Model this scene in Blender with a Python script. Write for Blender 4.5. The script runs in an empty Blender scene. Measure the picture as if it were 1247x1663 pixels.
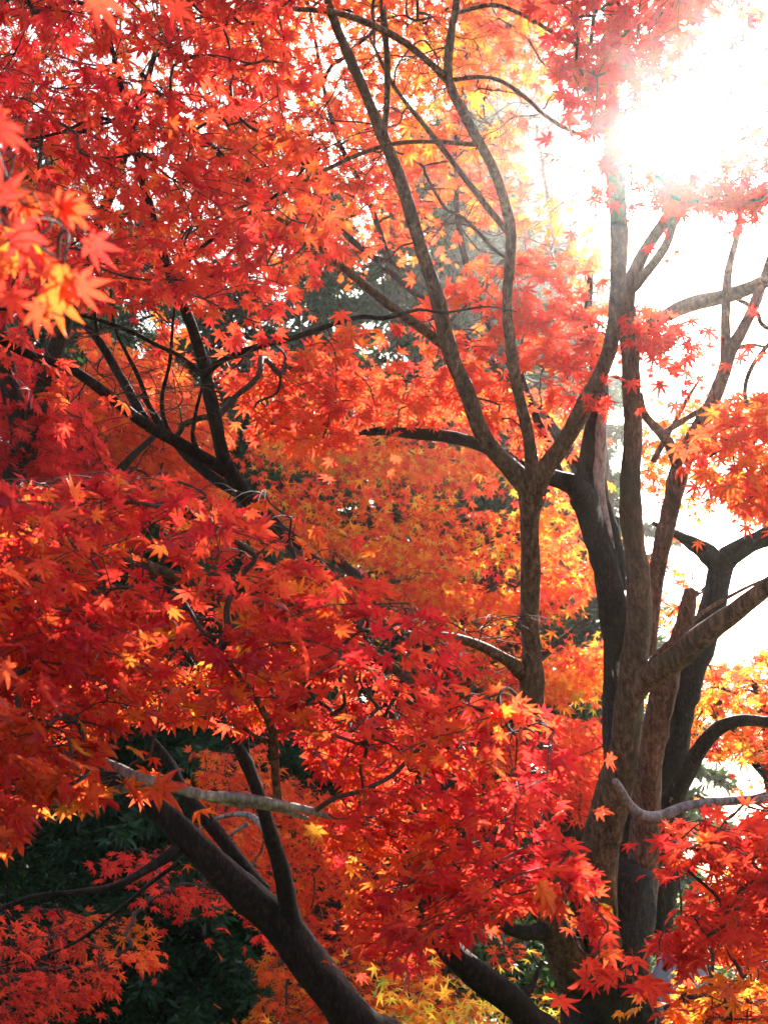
import bpy, math
import numpy as np
from mathutils import Vector

# ------------------------------------------------------------------ camera, sky, sun
scn = bpy.context.scene
PITCH = math.radians(17.9)
CAM = np.array([0.0, 0.0, 1.6])
FPX = 2007.0
Fv = np.array([0, math.cos(PITCH), math.sin(PITCH)])
Rv = np.array([1.0, 0, 0])
Uv = np.array([0, -math.sin(PITCH), math.cos(PITCH)])
cd = bpy.data.cameras.new("camera")
cd.sensor_fit = 'VERTICAL'
cd.sensor_height = 24.0
cd.lens = 24.0 * FPX / 1663.0
cd.clip_start = 0.05
cd.clip_end = 800.0
cd.dof.use_dof = True
cd.dof.focus_distance = 3.2
cd.dof.aperture_fstop = 6.3
cam = bpy.data.objects.new("camera", cd)
scn.collection.objects.link(cam)
cam.location = Vector(CAM)
cam.rotation_euler = (math.pi / 2 + PITCH, 0, 0)
scn.camera = cam

SUN = Fv + Rv * ((1130 - 623.5) / FPX) + Uv * ((831.5 - 185) / FPX)
SUN /= np.linalg.norm(SUN)
SUN_EL = math.asin(SUN[2])
SUN_AZ = math.atan2(SUN[0], SUN[1])          # clockwise from +Y
world = bpy.data.worlds.new("World")
scn.world = world
world.use_nodes = True
wn = world.node_tree.nodes
wl = world.node_tree.links
wn.clear()
wo = wn.new('ShaderNodeOutputWorld')
wb = wn.new('ShaderNodeBackground')
ws = wn.new('ShaderNodeTexSky')
ws.sky_type = 'NISHITA'
ws.sun_disc = False
ws.sun_elevation = SUN_EL
ws.sun_rotation = SUN_AZ
ws.dust_density = 3.0
ws.air_density = 1.0
wb.inputs['Strength'].default_value = 0.115
wl.new(ws.outputs[0], wb.inputs[0])
wl.new(wb.outputs[0], wo.inputs[0])
sd = bpy.data.lights.new("sun", 'SUN')
sd.energy = 5.0
sd.angle = math.radians(0.53)
sd.color = (1.0, 0.94, 0.86)
sun = bpy.data.objects.new("sun", sd)
scn.collection.objects.link(sun)
sun.rotation_euler = Vector(SUN).to_track_quat('Z', 'Y').to_euler()
sun.location = Vector(SUN * 40)
scn.view_settings.view_transform = 'Standard'
scn.view_settings.look = 'None'
scn.view_settings.gamma = 1.0
scn.view_settings.exposure = 1.95
cy = scn.cycles
cy.max_bounces = 12
cy.diffuse_bounces = 5
cy.glossy_bounces = 2
cy.transmission_bounces = 8
cy.transparent_max_bounces = 8
cy.volume_bounces = 0
cy.sample_clamp_indirect = 8.0
cy.use_denoising = True
cy.caustics_reflective = False
cy.caustics_refractive = False

rng = np.random.default_rng(11)


def at(px, py, d):
    return CAM + d * (Fv + Rv * ((px - 623.5) / FPX) + Uv * ((831.5 - py) / FPX))


def proj(P):
    q = P - CAM
    d = q @ Fv
    dd = np.where(np.abs(d) < 1e-4, 1e-4, d)
    return 623.5 + FPX * (q @ Rv) / dd, 831.5 - FPX * (q @ Uv) / dd, d


# ------------------------------------------------------------------ materials
def new_mat(name):
    m = bpy.data.materials.new(name)
    m.use_nodes = True
    m.node_tree.nodes.clear()
    return m, m.node_tree.nodes, m.node_tree.links


def ramp(n, stops):
    r = n.new('ShaderNodeValToRGB')
    e = r.color_ramp.elements
    e[0].position, e[0].color = stops[0][0], (*stops[0][1], 1)
    e[1].position, e[1].color = stops[-1][0], (*stops[-1][1], 1)
    for p, c in stops[1:-1]:
        x = e.new(p)
        x.color = (*c, 1)
    return r


def leaf_mat(name, refl, trans, mixf=0.55, veins=True, rough=0.30, spec=0.5):
    m, n, l = new_mat(name)
    at_ = n.new('ShaderNodeAttribute'); at_.attribute_name = 'tone'
    tc = n.new('ShaderNodeTexCoord')
    nz = n.new('ShaderNodeTexNoise'); nz.inputs['Scale'].default_value = 45; nz.inputs['Detail'].default_value = 3
    l.new(tc.outputs['Object'], nz.inputs['Vector'])
    ma = n.new('ShaderNodeMath'); ma.operation = 'MULTIPLY_ADD'
    l.new(nz.outputs['Fac'], ma.inputs[0]); ma.inputs[1].default_value = 0.34
    l.new(at_.outputs['Fac'], ma.inputs[2])
    sb = n.new('ShaderNodeMath'); sb.operation = 'SUBTRACT'
    l.new(ma.outputs[0], sb.inputs[0]); sb.inputs[1].default_value = 0.17
    r1 = ramp(n, refl); r2 = ramp(n, trans)
    l.new(sb.outputs[0], r1.inputs[0]); l.new(sb.outputs[0], r2.inputs[0])
    c1, c2 = r1.outputs[0], r2.outputs[0]
    if veins:
        sp = n.new('ShaderNodeTexNoise'); sp.inputs['Scale'].default_value = 130; sp.inputs['Detail'].default_value = 4
        l.new(tc.outputs['Object'], sp.inputs['Vector'])
        rs = ramp(n, [(0.30, (0.42, 0.30, 0.24)), (0.40, (1, 1, 1)), (0.62, (1, 1, 1)), (0.75, (1.0, 1.25, 1.0))])
        l.new(sp.outputs['Fac'], rs.inputs[0])
        oo = []
        for c in (c1, c2):
            mm = n.new('ShaderNodeMix'); mm.data_type = 'RGBA'; mm.blend_type = 'MULTIPLY'; mm.inputs[0].default_value = 1
            l.new(c, mm.inputs[6]); l.new(rs.outputs[0], mm.inputs[7]); oo.append(mm.outputs[2])
        c1, c2 = oo
    if veins:
        rb = n.new('ShaderNodeAttribute'); rb.attribute_name = 'rib'
        mr = n.new('ShaderNodeMapRange'); mr.inputs['From Min'].default_value = 0.03; mr.inputs['From Max'].default_value = 0.14
        mr.inputs['To Min'].default_value = 0.55; mr.inputs['To Max'].default_value = 1.0
        l.new(rb.outputs['Fac'], mr.inputs['Value'])
        out = []
        for c in (c1, c2):
            vm = n.new('ShaderNodeVectorMath'); vm.operation = 'SCALE'
            l.new(c, vm.inputs[0]); l.new(mr.outputs[0], vm.inputs['Scale'])
            out.append(vm.outputs[0])
        c1, c2 = out
    pb = n.new('ShaderNodeBsdfPrincipled')
    pb.inputs['Roughness'].default_value = rough
    pb.inputs['Specular IOR Level'].default_value = spec
    l.new(c1, pb.inputs['Base Color'])
    tr = n.new('ShaderNodeBsdfTranslucent'); l.new(c2, tr.inputs['Color'])
    mx = n.new('ShaderNodeMixShader'); mx.inputs[0].default_value = mixf
    l.new(pb.outputs[0], mx.inputs[1]); l.new(tr.outputs[0], mx.inputs[2])
    o = n.new('ShaderNodeOutputMaterial'); l.new(mx.outputs[0], o.inputs[0])
    return m


MAPLE_R = [(0.0, (0.40, 0.014, 0.05)), (0.3, (0.60, 0.03, 0.04)), (0.55, (0.68, 0.12, 0.02)),
           (0.8, (0.70, 0.36, 0.03)), (1.0, (0.22, 0.26, 0.03))]
MAPLE_T = [(0.0, (0.74, 0.028, 0.032)), (0.3, (0.92, 0.10, 0.035)), (0.55, (0.95, 0.26, 0.03)),
           (0.8, (0.97, 0.60, 0.06)), (1.0, (0.42, 0.50, 0.05))]
M_LEAF = leaf_mat("maple_leaf", MAPLE_R, MAPLE_T, 0.68)
M_LEAF_FAR = leaf_mat("maple_leaf_far", MAPLE_R, MAPLE_T, 0.68, veins=False)
GREEN_R = [(0.0, (0.018, 0.045, 0.016)), (0.5, (0.04, 0.09, 0.025)), (1.0, (0.12, 0.17, 0.05))]
GREEN_T = [(0.0, (0.02, 0.06, 0.012)), (0.5, (0.07, 0.16, 0.03)), (1.0, (0.25, 0.32, 0.08))]
M_NEEDLE = leaf_mat("cedar_needles", GREEN_R, GREEN_T, 0.35, veins=False, rough=0.5, spec=0.4)
M_SHRUB = leaf_mat("shrub_leaves", GREEN_R, GREEN_T, 0.4, veins=False, rough=0.3, spec=0.6)


def bark_mat(name, base, dark, light, ring=0.6, scale=9.0, moss=None, bump=0.5, patch=0.0, patchcol=(0.55, 0.5, 0.47)):
    m, n, l = new_mat(name)
    tc = n.new('ShaderNodeTexCoord')
    mp = n.new('ShaderNodeMapping'); mp.inputs['Scale'].default_value = (1, 1, 0.35)
    l.new(tc.outputs['Object'], mp.inputs['Vector'])
    n1 = n.new('ShaderNodeTexNoise'); n1.inputs['Scale'].default_value = scale * 8; n1.inputs['Detail'].default_value = 10; n1.inputs['Roughness'].default_value = 0.8
    l.new(mp.outputs[0], n1.inputs['Vector'])
    r = ramp(n, [(0.38, dark), (0.5, base), (0.62, light)])
    l.new(n1.outputs['Fac'], r.inputs[0])
    al = n.new('ShaderNodeAttribute'); al.attribute_name = 'along'
    n2 = n.new('ShaderNodeTexNoise'); n2.noise_dimensions = '4D'; n2.inputs['Scale'].default_value = 6
    n2.inputs['Detail'].default_value = 3
    ml = n.new('ShaderNodeMath'); ml.operation = 'MULTIPLY'; ml.inputs[1].default_value = 4.5
    l.new(al.outputs['Fac'], ml.inputs[0]); l.new(ml.outputs[0], n2.inputs['W'])
    mp2 = n.new('ShaderNodeMapping'); mp2.inputs['Scale'].default_value = (1.1, 1.1, 0.05)
    l.new(tc.outputs['Object'], mp2.inputs['Vector']); l.new(mp2.outputs[0], n2.inputs['Vector'])
    r2 = ramp(n, [(0.27, (1 - ring,) * 3), (0.37, (1, 1, 1))])
    l.new(n2.outputs['Fac'], r2.inputs[0])
    mx = n.new('ShaderNodeMix'); mx.data_type = 'RGBA'; mx.blend_type = 'MULTIPLY'; mx.inputs[0].default_value = 1
    l.new(r.outputs[0], mx.inputs[6]); l.new(r2.outputs[0], mx.inputs[7])
    col = mx.outputs[2]
    n3 = n.new('ShaderNodeTexNoise'); n3.inputs['Scale'].default_value = 5.0; n3.inputs['Detail'].default_value = 6
    l.new(tc.outputs['Object'], n3.inputs['Vector'])
    n5 = n.new('ShaderNodeTexNoise'); n5.inputs['Scale'].default_value = 11; n5.inputs['Detail'].default_value = 6; n5.inputs['Roughness'].default_value = .7
    mp5 = n.new('ShaderNodeMapping'); mp5.inputs['Scale'].default_value = (1.6, 1.6, .45); mp5.inputs['Location'].default_value = (3, 1, 7)
    l.new(tc.outputs['Object'], mp5.inputs['Vector']); l.new(mp5.outputs[0], n5.inputs['Vector'])
    r5 = ramp(n, [(.34, (.38, .34, .30)), (.46, (1, 1, 1)), (.56, (1, 1, 1)), (.66, (1.7, 1.55, 1.4))])
    l.new(n5.outputs['Fac'], r5.inputs[0])
    m5 = n.new('ShaderNodeMix'); m5.data_type = 'RGBA'; m5.blend_type = 'MULTIPLY'; m5.inputs[0].default_value = 1
    l.new(col, m5.inputs[6]); l.new(r5.outputs[0], m5.inputs[7]); col = m5.outputs[2]
    if moss:
        r3 = ramp(n, [(0.50, (0, 0, 0)), (0.68, (.75, .75, .75))])
        l.new(n3.outputs['Fac'], r3.inputs[0])
        m3 = n.new('ShaderNodeMix'); m3.data_type = 'RGBA'
        l.new(r3.outputs[0], m3.inputs[0]); l.new(col, m3.inputs[6]); m3.inputs[7].default_value = (*moss, 1)
        col = m3.outputs[2]
    if patch:
        n4 = n.new('ShaderNodeTexNoise'); n4.inputs['Scale'].default_value = 14.0; n4.inputs['Detail'].default_value = 5
        l.new(mp.outputs[0], n4.inputs['Vector'])
        r4 = ramp(n, [(1 - patch, (0, 0, 0)), (1 - patch + 0.05, (1, 1, 1))])
        l.new(n4.outputs['Fac'], r4.inputs[0])
        m4 = n.new('ShaderNodeMix'); m4.data_type = 'RGBA'
        l.new(r4.outputs[0], m4.inputs[0]); l.new(col, m4.inputs[6]); m4.inputs[7].default_value = (*patchcol, 1)
        col = m4.outputs[2]
    pb = n.new('ShaderNodeBsdfPrincipled'); pb.inputs['Roughness'].default_value = 0.72
    pb.inputs['Specular IOR Level'].default_value = 0.15
    l.new(col, pb.inputs['Base Color'])
    bp = n.new('ShaderNodeBump'); bp.inputs['Strength'].default_value = bump; bp.inputs['Distance'].default_value = 0.012
    ad = n.new('ShaderNodeMath'); ad.operation = 'ADD'
    l.new(n1.outputs['Fac'], ad.inputs[0]); l.new(r2.outputs[0], ad.inputs[1])
    l.new(ad.outputs[0], bp.inputs['Height']); l.new(bp.outputs[0], pb.inputs['Normal'])
    o = n.new('ShaderNodeOutputMaterial'); l.new(pb.outputs[0], o.inputs[0])
    return m


B_SMOOTH = bark_mat("smooth_maple_bark", (0.135, 0.068, 0.034), (0.038, 0.019, 0.010), (0.28, 0.155, 0.085), ring=0.6, bump=0.9, moss=(0.075, 0.060, 0.026))  # brown warmed to include red light bounced from the leaves
B_DARK = bark_mat("old_dark_bark", (0.035, 0.024, 0.018), (0.012, 0.009, 0.007), (0.085, 0.06, 0.042), ring=0.25, scale=14, moss=(0.05, 0.05, 0.022), bump=1.0, patch=0.33)
B_RED = bark_mat("reddish_bark", (0.15, 0.065, 0.038), (0.04, 0.02, 0.014), (0.30, 0.16, 0.10), ring=0.4, scale=11, bump=0.8)
B_LEAN = bark_mat("brown_bark", (0.018, 0.009, 0.006), (0.005, 0.003, 0.002), (0.058, 0.030, 0.018), ring=0.3, scale=10, moss=(0.016, 0.012, 0.008), bump=0.8)
B_PALE = bark_mat("pale_grey_bark", (0.27, 0.20, 0.16), (0.11, 0.075, 0.055), (0.45, 0.36, 0.30), ring=0.55, scale=9, bump=0.4)
B_TWIG = bark_mat("twig_bark", (0.075, 0.04, 0.03), (0.04, 0.022, 0.018), (0.12, 0.07, 0.05), ring=0.2, bump=0.1)
B_PEEL = bark_mat("peeled_wood", (0.45, 0.36, 0.33), (0.2, 0.13, 0.11), (0.62, 0.54, 0.50), ring=0.3, scale=9, bump=0.5)
B_DRY = bark_mat("dry_pale_twig", (0.30, 0.25, 0.18), (0.2, 0.16, 0.11), (0.42, 0.36, 0.28), ring=0.1, bump=0.1)


# ------------------------------------------------------------------ mesh building
def mesh_from(name, V, F, mat, base=None, attrs=None, smooth=False, parent=None, k=3):
    V = np.asarray(V, dtype=np.float32)
    if base is not None:
        V = V - np.asarray(base, dtype=np.float32)
    F = np.asarray(F, dtype=np.int32)
    me = bpy.data.meshes.new(name)
    me.vertices.add(len(V)); me.vertices.foreach_set('co', V.ravel())
    me.loops.add(F.size); me.loops.foreach_set('vertex_index', F.ravel())
    me.polygons.add(len(F))
    me.polygons.foreach_set('loop_start', np.arange(len(F), dtype=np.int32) * F.shape[1])
    me.polygons.foreach_set('loop_total', np.full(len(F), F.shape[1], dtype=np.int32))
    if smooth:
        me.polygons.foreach_set('use_smooth', np.ones(len(F), dtype=bool))
    for nm, arr in (attrs or {}).items():
        a = me.attributes.new(nm, 'FLOAT', 'POINT')
        a.data.foreach_set('value', np.asarray(arr, dtype=np.float32))
    me.update()
    me.materials.append(mat)
    o = bpy.data.objects.new(name, me)
    scn.collection.objects.link(o)
    if parent is not None:
        o.parent = parent
    return o


def catmull(P, step=0.04):
    P = np.asarray(P, float)
    if len(P) < 3:
        t = np.linspace(0, 1, 6)[:, None]
        return P[0] * (1 - t) + P[-1] * t
    Q = np.vstack([2 * P[0] - P[1], P, 2 * P[-1] - P[-2]])
    out = []
    for i in range(1, len(Q) - 2):
        p0, p1, p2, p3 = Q[i - 1], Q[i], Q[i + 1], Q[i + 2]
        n = int(np.clip(np.linalg.norm((p2 - p1)[:3]) / step, 3, 14))
        t = np.arange(n)[:, None] / n
        out.append(0.5 * ((2 * p1) + (-p0 + p2) * t + (2 * p0 - 5 * p1 + 4 * p2 - p3) * t ** 2 + (-p0 + 3 * p1 - 3 * p2 + p3) * t ** 3))
    out.append(P[-1:])
    return np.vstack(out)


def tube_arrays(C, R, sides, cap=True, rough=0.0, seed=0):
    C = np.asarray(C, float); R = np.asarray(R, float)
    n = len(C)
    T = np.gradient(C, axis=0)
    T /= np.linalg.norm(T, axis=1)[:, None] + 1e-12
    a = np.array([0.31, -0.9, 0.27]) if abs(T[0, 1]) < 0.9 else np.array([1.0, 0.1, 0])
    N = np.zeros_like(C)
    v = a - T[0] * (a @ T[0]); v /= np.linalg.norm(v)
    for i in range(n):
        v = v - T[i] * (v @ T[i]); v /= np.linalg.norm(v) + 1e-12
        N[i] = v
    B = np.cross(T, N)
    th = np.arange(sides) * 2 * math.pi / sides
    rr = R[:, None] * np.ones(sides)
    if rough > 0:
        g = np.random.default_rng(seed)
        L = np.concatenate([[0], np.cumsum(np.linalg.norm(np.diff(C, axis=0), axis=1))])
        for k in range(1, 5):
            ph, fr = g.uniform(0, 6.28, 2), g.uniform(3, 16)
            rr = rr * (1 + rough * 0.45 * np.sin(k * th[None, :] + ph[0] + 2 * np.sin(L[:, None] * fr * 0.4 + ph[1])) * np.sin(L[:, None] * fr + ph[1]))
        rr = rr * (1 + rough * 0.25 * g.standard_normal(rr.shape))
    V = C[:, None, :] + rr[:, :, None] * (np.cos(th)[None, :, None] * N[:, None, :] + np.sin(th)[None, :, None] * B[:, None, :])
    V = V.reshape(-1, 3)
    i = np.arange(n - 1)[:, None] * sides; j = np.arange(sides)[None, :]; j2 = (j + 1) % sides
    F = np.stack([i + j, i + j2, i + sides + j2, i + sides + j], -1).reshape(-1, 4)
    L = np.concatenate([[0], np.cumsum(np.linalg.norm(np.diff(C, axis=0), axis=1))])
    al = np.repeat(L, sides)
    if cap:
        c0 = len(V)
        V = np.vstack([V, C[0] - T[0] * R[0] * 0.3, C[-1] + T[-1] * R[-1] * 0.35])
        al = np.concatenate([al, [0, L[-1]]])
        k = np.arange(sides)
        b = (n - 1) * sides
        F = np.vstack([F, np.stack([np.full(sides, c0), (k + 1) % sides, k, k], -1)[:, [0, 1, 2, 2]] if False else np.stack([np.full(sides, c0), (k + 1) % sides, k, np.full(sides, c0)], -1),
                       np.stack([np.full(sides, c0 + 1), b + k, b + (k + 1) % sides, np.full(sides, c0 + 1)], -1)])
    return V, F, al


def tube_mesh(name, V, F, mat, base, al, parent):
    """quads, cap faces given as degenerate quads become triangles"""
    tri = F[:, 0] == F[:, 3]
    lens = np.where(tri, 3, 4)
    order = np.concatenate([F[i, :k] for i, k in enumerate(lens)]) if tri.any() else F.ravel()
    me = bpy.data.meshes.new(name)
    V = (V - base).astype(np.float32)
    me.vertices.add(len(V)); me.vertices.foreach_set('co', V.ravel())
    me.loops.add(len(order)); me.loops.foreach_set('vertex_index', order.astype(np.int32))
    me.polygons.add(len(F))
    st = np.concatenate([[0], np.cumsum(lens)[:-1]]).astype(np.int32)
    me.polygons.foreach_set('loop_start', st)
    me.polygons.foreach_set('loop_total', lens.astype(np.int32))
    me.polygons.foreach_set('use_smooth', np.ones(len(F), dtype=bool))
    a = me.attributes.new('along', 'FLOAT', 'POINT'); a.data.foreach_set('value', al.astype(np.float32))
    me.update(); me.materials.append(mat)
    o = bpy.data.objects.new(name, me)
    scn.collection.objects.link(o)
    o.parent = parent
    return o


TREES = []
WS = {0: 0.88, 1: 0.85, 2: 0.72, 3: 0.9}


class Tree:
    def __init__(self, name, label, cat, base, group=None):
        self.root = bpy.data.objects.new(name, None)
        scn.collection.objects.link(self.root)
        self.base = np.asarray(base, float)
        self.root.location = Vector(self.base)
        self.root['label'] = label
        self.root['category'] = cat
        if group:
            self.root['group'] = group
        self.wscale = WS.get(len(TREES), 0.93); TREES.append(self)
        self.nodes = []          # xyz, radius, path length
        self.seed = int(rng.integers(1e6))

    def limb(self, pts, mat, name='limb', sides=14, rough=0.15, wob=0.6, parent=None, ground=False):
        """pts: (px, py, width_px, depth)"""
        P = [np.append(at(x, y, d), 0.5 * w * self.wscale * d / FPX) for x, y, w, d in pts]
        P[0][3] *= 1.12
        if ground:
            b = P[0].copy(); g = b.copy(); g[2] = -0.15; g[3] = b[3] * 1.45
            m = (b + g) / 2; m[3] = b[3] * 1.1; m[0] += 0.02
            P = [g, m] + P
        S = catmull(P, 0.035)
        self.seed += 1
        g = np.random.default_rng(self.seed)
        n = len(S)
        r = S[:, 3].copy()
        # gentle wander and knots
        L = np.concatenate([[0], np.cumsum(np.linalg.norm(np.diff(S[:, :3], axis=0), axis=1))])
        for ax in range(3):
            ph = g.uniform(0, 6.28, 3)
            w = (np.sin(L * 9 + ph[0]) + 0.7 * np.sin(L * 21 + ph[1])) * 0.12 * wob
            w *= np.minimum(1, np.minimum(L, L[-1] - L) * 8)
            S[:, ax] += w * np.minimum(r, 0.035)
        kn = 1 + 0.0 * L
        for _ in range(int(L[-1] / 0.22) + 1):
            c = g.uniform(0, L[-1]); kn += g.uniform(0.03, 0.13) * np.exp(-((L - c) / 0.018) ** 2)
        r = np.maximum(r * kn, 0.0008)
        V, F, al = tube_arrays(S[:, :3], r, sides, True, rough, self.seed)
        al = al + g.uniform(0, 50)
        o = tube_mesh(name, V, F, mat, self.base, al, parent or self.root)
        plen0 = 0
        for i in range(0, n, 2):
            self.nodes.append((*S[i, :3], r[i], L[i]))
        return o

    def grow(self, centers, seg=0.09, r0=0.0011, rmax=0.012, pk=0.45, mind=0.0):
        """joins every spray centre to the limbs by thin forking twigs; returns the direction each spray hangs in"""
        C = np.asarray(centers, float)
        nod = np.array(self.nodes, float)
        pos = list(nod[:, :3]); par = [-1] * len(pos); lim = list(nod[:, 3]); pl = [0.0] * len(pos)
        nN = len(C)
        d = np.full(nN, 1e9); who = np.zeros(nN, int)
        Pn = nod[:, :3]
        for i in range(nN):
            q = np.linalg.norm(Pn - C[i], axis=1) + 0.02 * 0
            k = int(q.argmin()); d[i] = q[k]; who[i] = k
        done = np.zeros(nN, bool); tip = np.zeros(nN, int); dirs = np.zeros((nN, 3))
        g = np.random.default_rng(self.seed + 7)
        cost = d.copy()
        for _ in range(nN):
            i = int(np.where(done, 1e9, cost).argmin())
            done[i] = True
            a = pos[who[i]]; b = C[i]
            L = np.linalg.norm(b - a)
            m = max(2, int(L / seg) + 1)
            off = g.standard_normal(3) * L * 0.10; off[2] += L * 0.08
            prev = who[i]
            new = []
            for s in range(1, m + 1):
                t = s / m
                p = a * (1 - t) + b * t + off * math.sin(math.pi * t) + (g.standard_normal(3) * L * 0.012 if s < m else 0)
                pos.append(p); par.append(prev); lim.append(1e9); pl.append(pl[prev] + L / m)
                prev = len(pos) - 1; new.append(prev)
            tip[i] = prev
            dv = pos[prev] - pos[par[prev]]
            dirs[i] = dv / (np.linalg.norm(dv) + 1e-9)
            for k in new[::2] + [new[-1]]:
                q = np.linalg.norm(C - pos[k], axis=1)
                c = q + 0.12 * pl[k]
                u = c < cost
                cost[u] = c[u]; d[u] = q[u]; who[u] = k
        cnt = np.zeros(len(pos))
        cnt[tip] = 1
        for k in range(len(pos) - 1, -1, -1):
            if par[k] >= 0:
                cnt[par[k]] += cnt[k]
        n0 = len(nod)
        kids = {}
        for k in range(n0, len(pos)):
            kids.setdefault(par[k], []).append(k)
        rad = np.minimum(rmax, r0 * np.maximum(cnt, 1) ** pk)
        Vs, Fs, As = [], [], []
        nv = 0
        starts = [(p, c) for p in kids for c in kids[p] if p < n0 or c != max(kids[p], key=lambda z: cnt[z])]
        for p, c in starts:
            ch = [p, c]
            while ch[-1] in kids:
                ch.append(max(kids[ch[-1]], key=lambda z: cnt[z]))
            X = np.array([pos[k] for k in ch]); r = np.array([rad[k] for k in ch])
            r[0] = min(r[1] * 1.15, max(lim[p], r0) if p < n0 else rad[p])
            S = catmull(np.column_stack([X, r]), seg * 0.5) if len(X) > 2 else np.column_stack([X, r])
            V, F, al = tube_arrays(S[:, :3], np.maximum(S[:, 3], r0 * 0.6), 5, False)
            Vs.append(V); Fs.append(F + nv); As.append(al); nv += len(V)
        self.twig_parts = [Vs, Fs, As, nv]
        return dirs

    def add_twigs(self, mat, name='twigs', parent=None):
        Vs, Fs, As, nv = self.twig_parts
        o = tube_mesh(name, np.vstack(Vs), np.vstack(Fs), mat, self.base, np.concatenate(As), parent or self.root)
        return o


# ------------------------------------------------------------------ maple leaves
def leaf_template(lod):
    ang = np.radians([0, 40, 80, 124]); ln = [1.0, 0.92, 0.74, 0.40]
    lobes = [(-124, .40), (-80, .74), (-40, .92), (0, 1.0), (40, .92), (80, .74), (124, .40)]
    if lod == 2:
        lobes = [(-105, .55), (-50, .9), (0, 1.0), (50, .9), (105, .55)]
    V = [(0, 0, 0)]; rib = [0.0]; out = []
    def pol(a, r, off=0):
        a = math.radians(a)
        return (r * math.cos(a) - off * math.sin(a), r * math.sin(a) + off * math.cos(a))
    n = len(lobes)
    for i, (a, L) in enumerate(lobes):
        if lod == 0:
            w = 0.128 * (0.55 + 0.45 * L)
            out += [(pol(a, .42 * L, -w), 1), (pol(a, .66 * L, -w * .78), 1), (pol(a, .84 * L, -w * .32), 1), (pol(a, L), 0),
                    (pol(a, .84 * L, w * .32), 1), (pol(a, .66 * L, w * .78), 1), (pol(a, .42 * L, w), 1)]
        elif lod == 1:
            w = 0.10
            out += [(pol(a, .6 * L, -w), 1), (pol(a, L), 0), (pol(a, .6 * L, w), 1)]
        else:
            out += [(pol(a, L), 0)]
        if i < n - 1:
            b, Lb = lobes[i + 1]
            out.append((pol((a + b) / 2, 0.27 * min(L, Lb) / 0.8), 1))
        else:
            out.append((pol(180, 0.06), 1))
    if lod == 0:
        # the lobe base needs a point before the first shoulder handled by notches
        pass
    for (x, y), rb in out:
        r = math.hypot(x, y)
        V.append((x, y, -0.30 * r * r + (0.05 if rb else 0.0))); rib.append(rb)
    m = len(out)
    F = [(0, 1 + i, 1 + (i + 1) % m) for i in range(m)]
    if lod <= 1:   # petiole: a thin blade
        k = len(V)
        V += [(0, -.010, 0), (0, .010, 0), (-.62, .008, .10), (-.62, -.008, .10)]
        rib += [0.0] * 4
        F += [(k, k + 1, k + 2), (k, k + 2, k + 3)]
    return np.array(V, float), np.array(F, int), np.array(rib, float)


TEMPL = [leaf_template(i) for i in range(3)]


def leaves_arrays(P, X, N, size, tone, lod, g):
    """P positions of the blade base, X tip direction, N normal"""
    T, F, rib = TEMPL[lod]
    n = len(P)
    N = N / (np.linalg.norm(N, axis=1)[:, None] + 1e-9)
    X = X - N * np.sum(X * N, axis=1)[:, None]
    X /= np.linalg.norm(X, axis=1)[:, None] + 1e-9
    Y = np.cross(N, X)
    close = g.uniform(0.85, 1.12, n)
    curl = g.normal(0.7, 0.6, n)
    r = np.hypot(T[:, 0], T[:, 1])
    lx = np.broadcast_to(T[:, 0], (n, len(T))) * g.uniform(.9, 1.1, n)[:, None]
    ly = T[:, 1][None, :] * close[:, None]
    fold = g.normal(0.12, 0.16, n)
    lz = T[:, 2][None, :] * curl[:, None] + np.abs(T[:, 1])[None, :] * fold[:, None] \
        + 0.10 * np.sin(5 * T[:, 1] + 3 * T[:, 0])[None, :] * g.normal(0, 1, n)[:, None] * r[None, :]
    s = size[:, None, None]
    V = P[:, None, :] + s * (lx[:, :, None] * X[:, None, :] + ly[:, :, None] * Y[:, None, :] + lz[:, :, None] * N[:, None, :])
    FF = (F[None, :, :] + (np.arange(n) * len(T))[:, None, None]).reshape(-1, 3)
    return V.reshape(-1, 3), FF, np.repeat(tone, len(T)), np.tile(rib, n)


def in_poly(x, y, poly):
    poly = np.asarray(poly, float)
    c = np.zeros(len(x), bool)
    j = len(poly) - 1
    for i in range(len(poly)):
        xi, yi = poly[i]; xj, yj = poly[j]
        m = ((yi > y) != (yj > y)) & (x < (xj - xi) * (y - yi) / (yj - yi + 1e-9) + xi)
        c ^= m
        j = i
    return c


def sample_poly(poly, n, g, holes=()):
    poly = np.asarray(poly, float)
    lo, hi = poly.min(0), poly.max(0)
    out = np.zeros((0, 2))
    while len(out) < n:
        q = g.uniform(lo, hi, (n * 3, 2))
        k = in_poly(q[:, 0], q[:, 1], poly)
        for hx, hy, hr, *rest in holes:
            ry = rest[0] if rest else hr
            k &= ((q[:, 0] - hx) / hr) ** 2 + ((q[:, 1] - hy) / ry) ** 2 > 1
        out = np.vstack([out, q[k]])
    return out[:n]


def region(poly, depth, sprays, per, size, tone, spread=0.08, radius=0.16, lod=1, holes=(), droop=0.7, flat=0.35, tonefn=None, keep=0.12, plate=0.0):
    return dict(poly=poly, depth=depth, sprays=sprays, per=per, size=size, tone=tone, spread=spread, radius=radius,
                lod=lod, holes=holes, droop=droop, flat=flat, tonefn=tonefn, keep=keep, plate=plate)


can_depth = None
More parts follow.
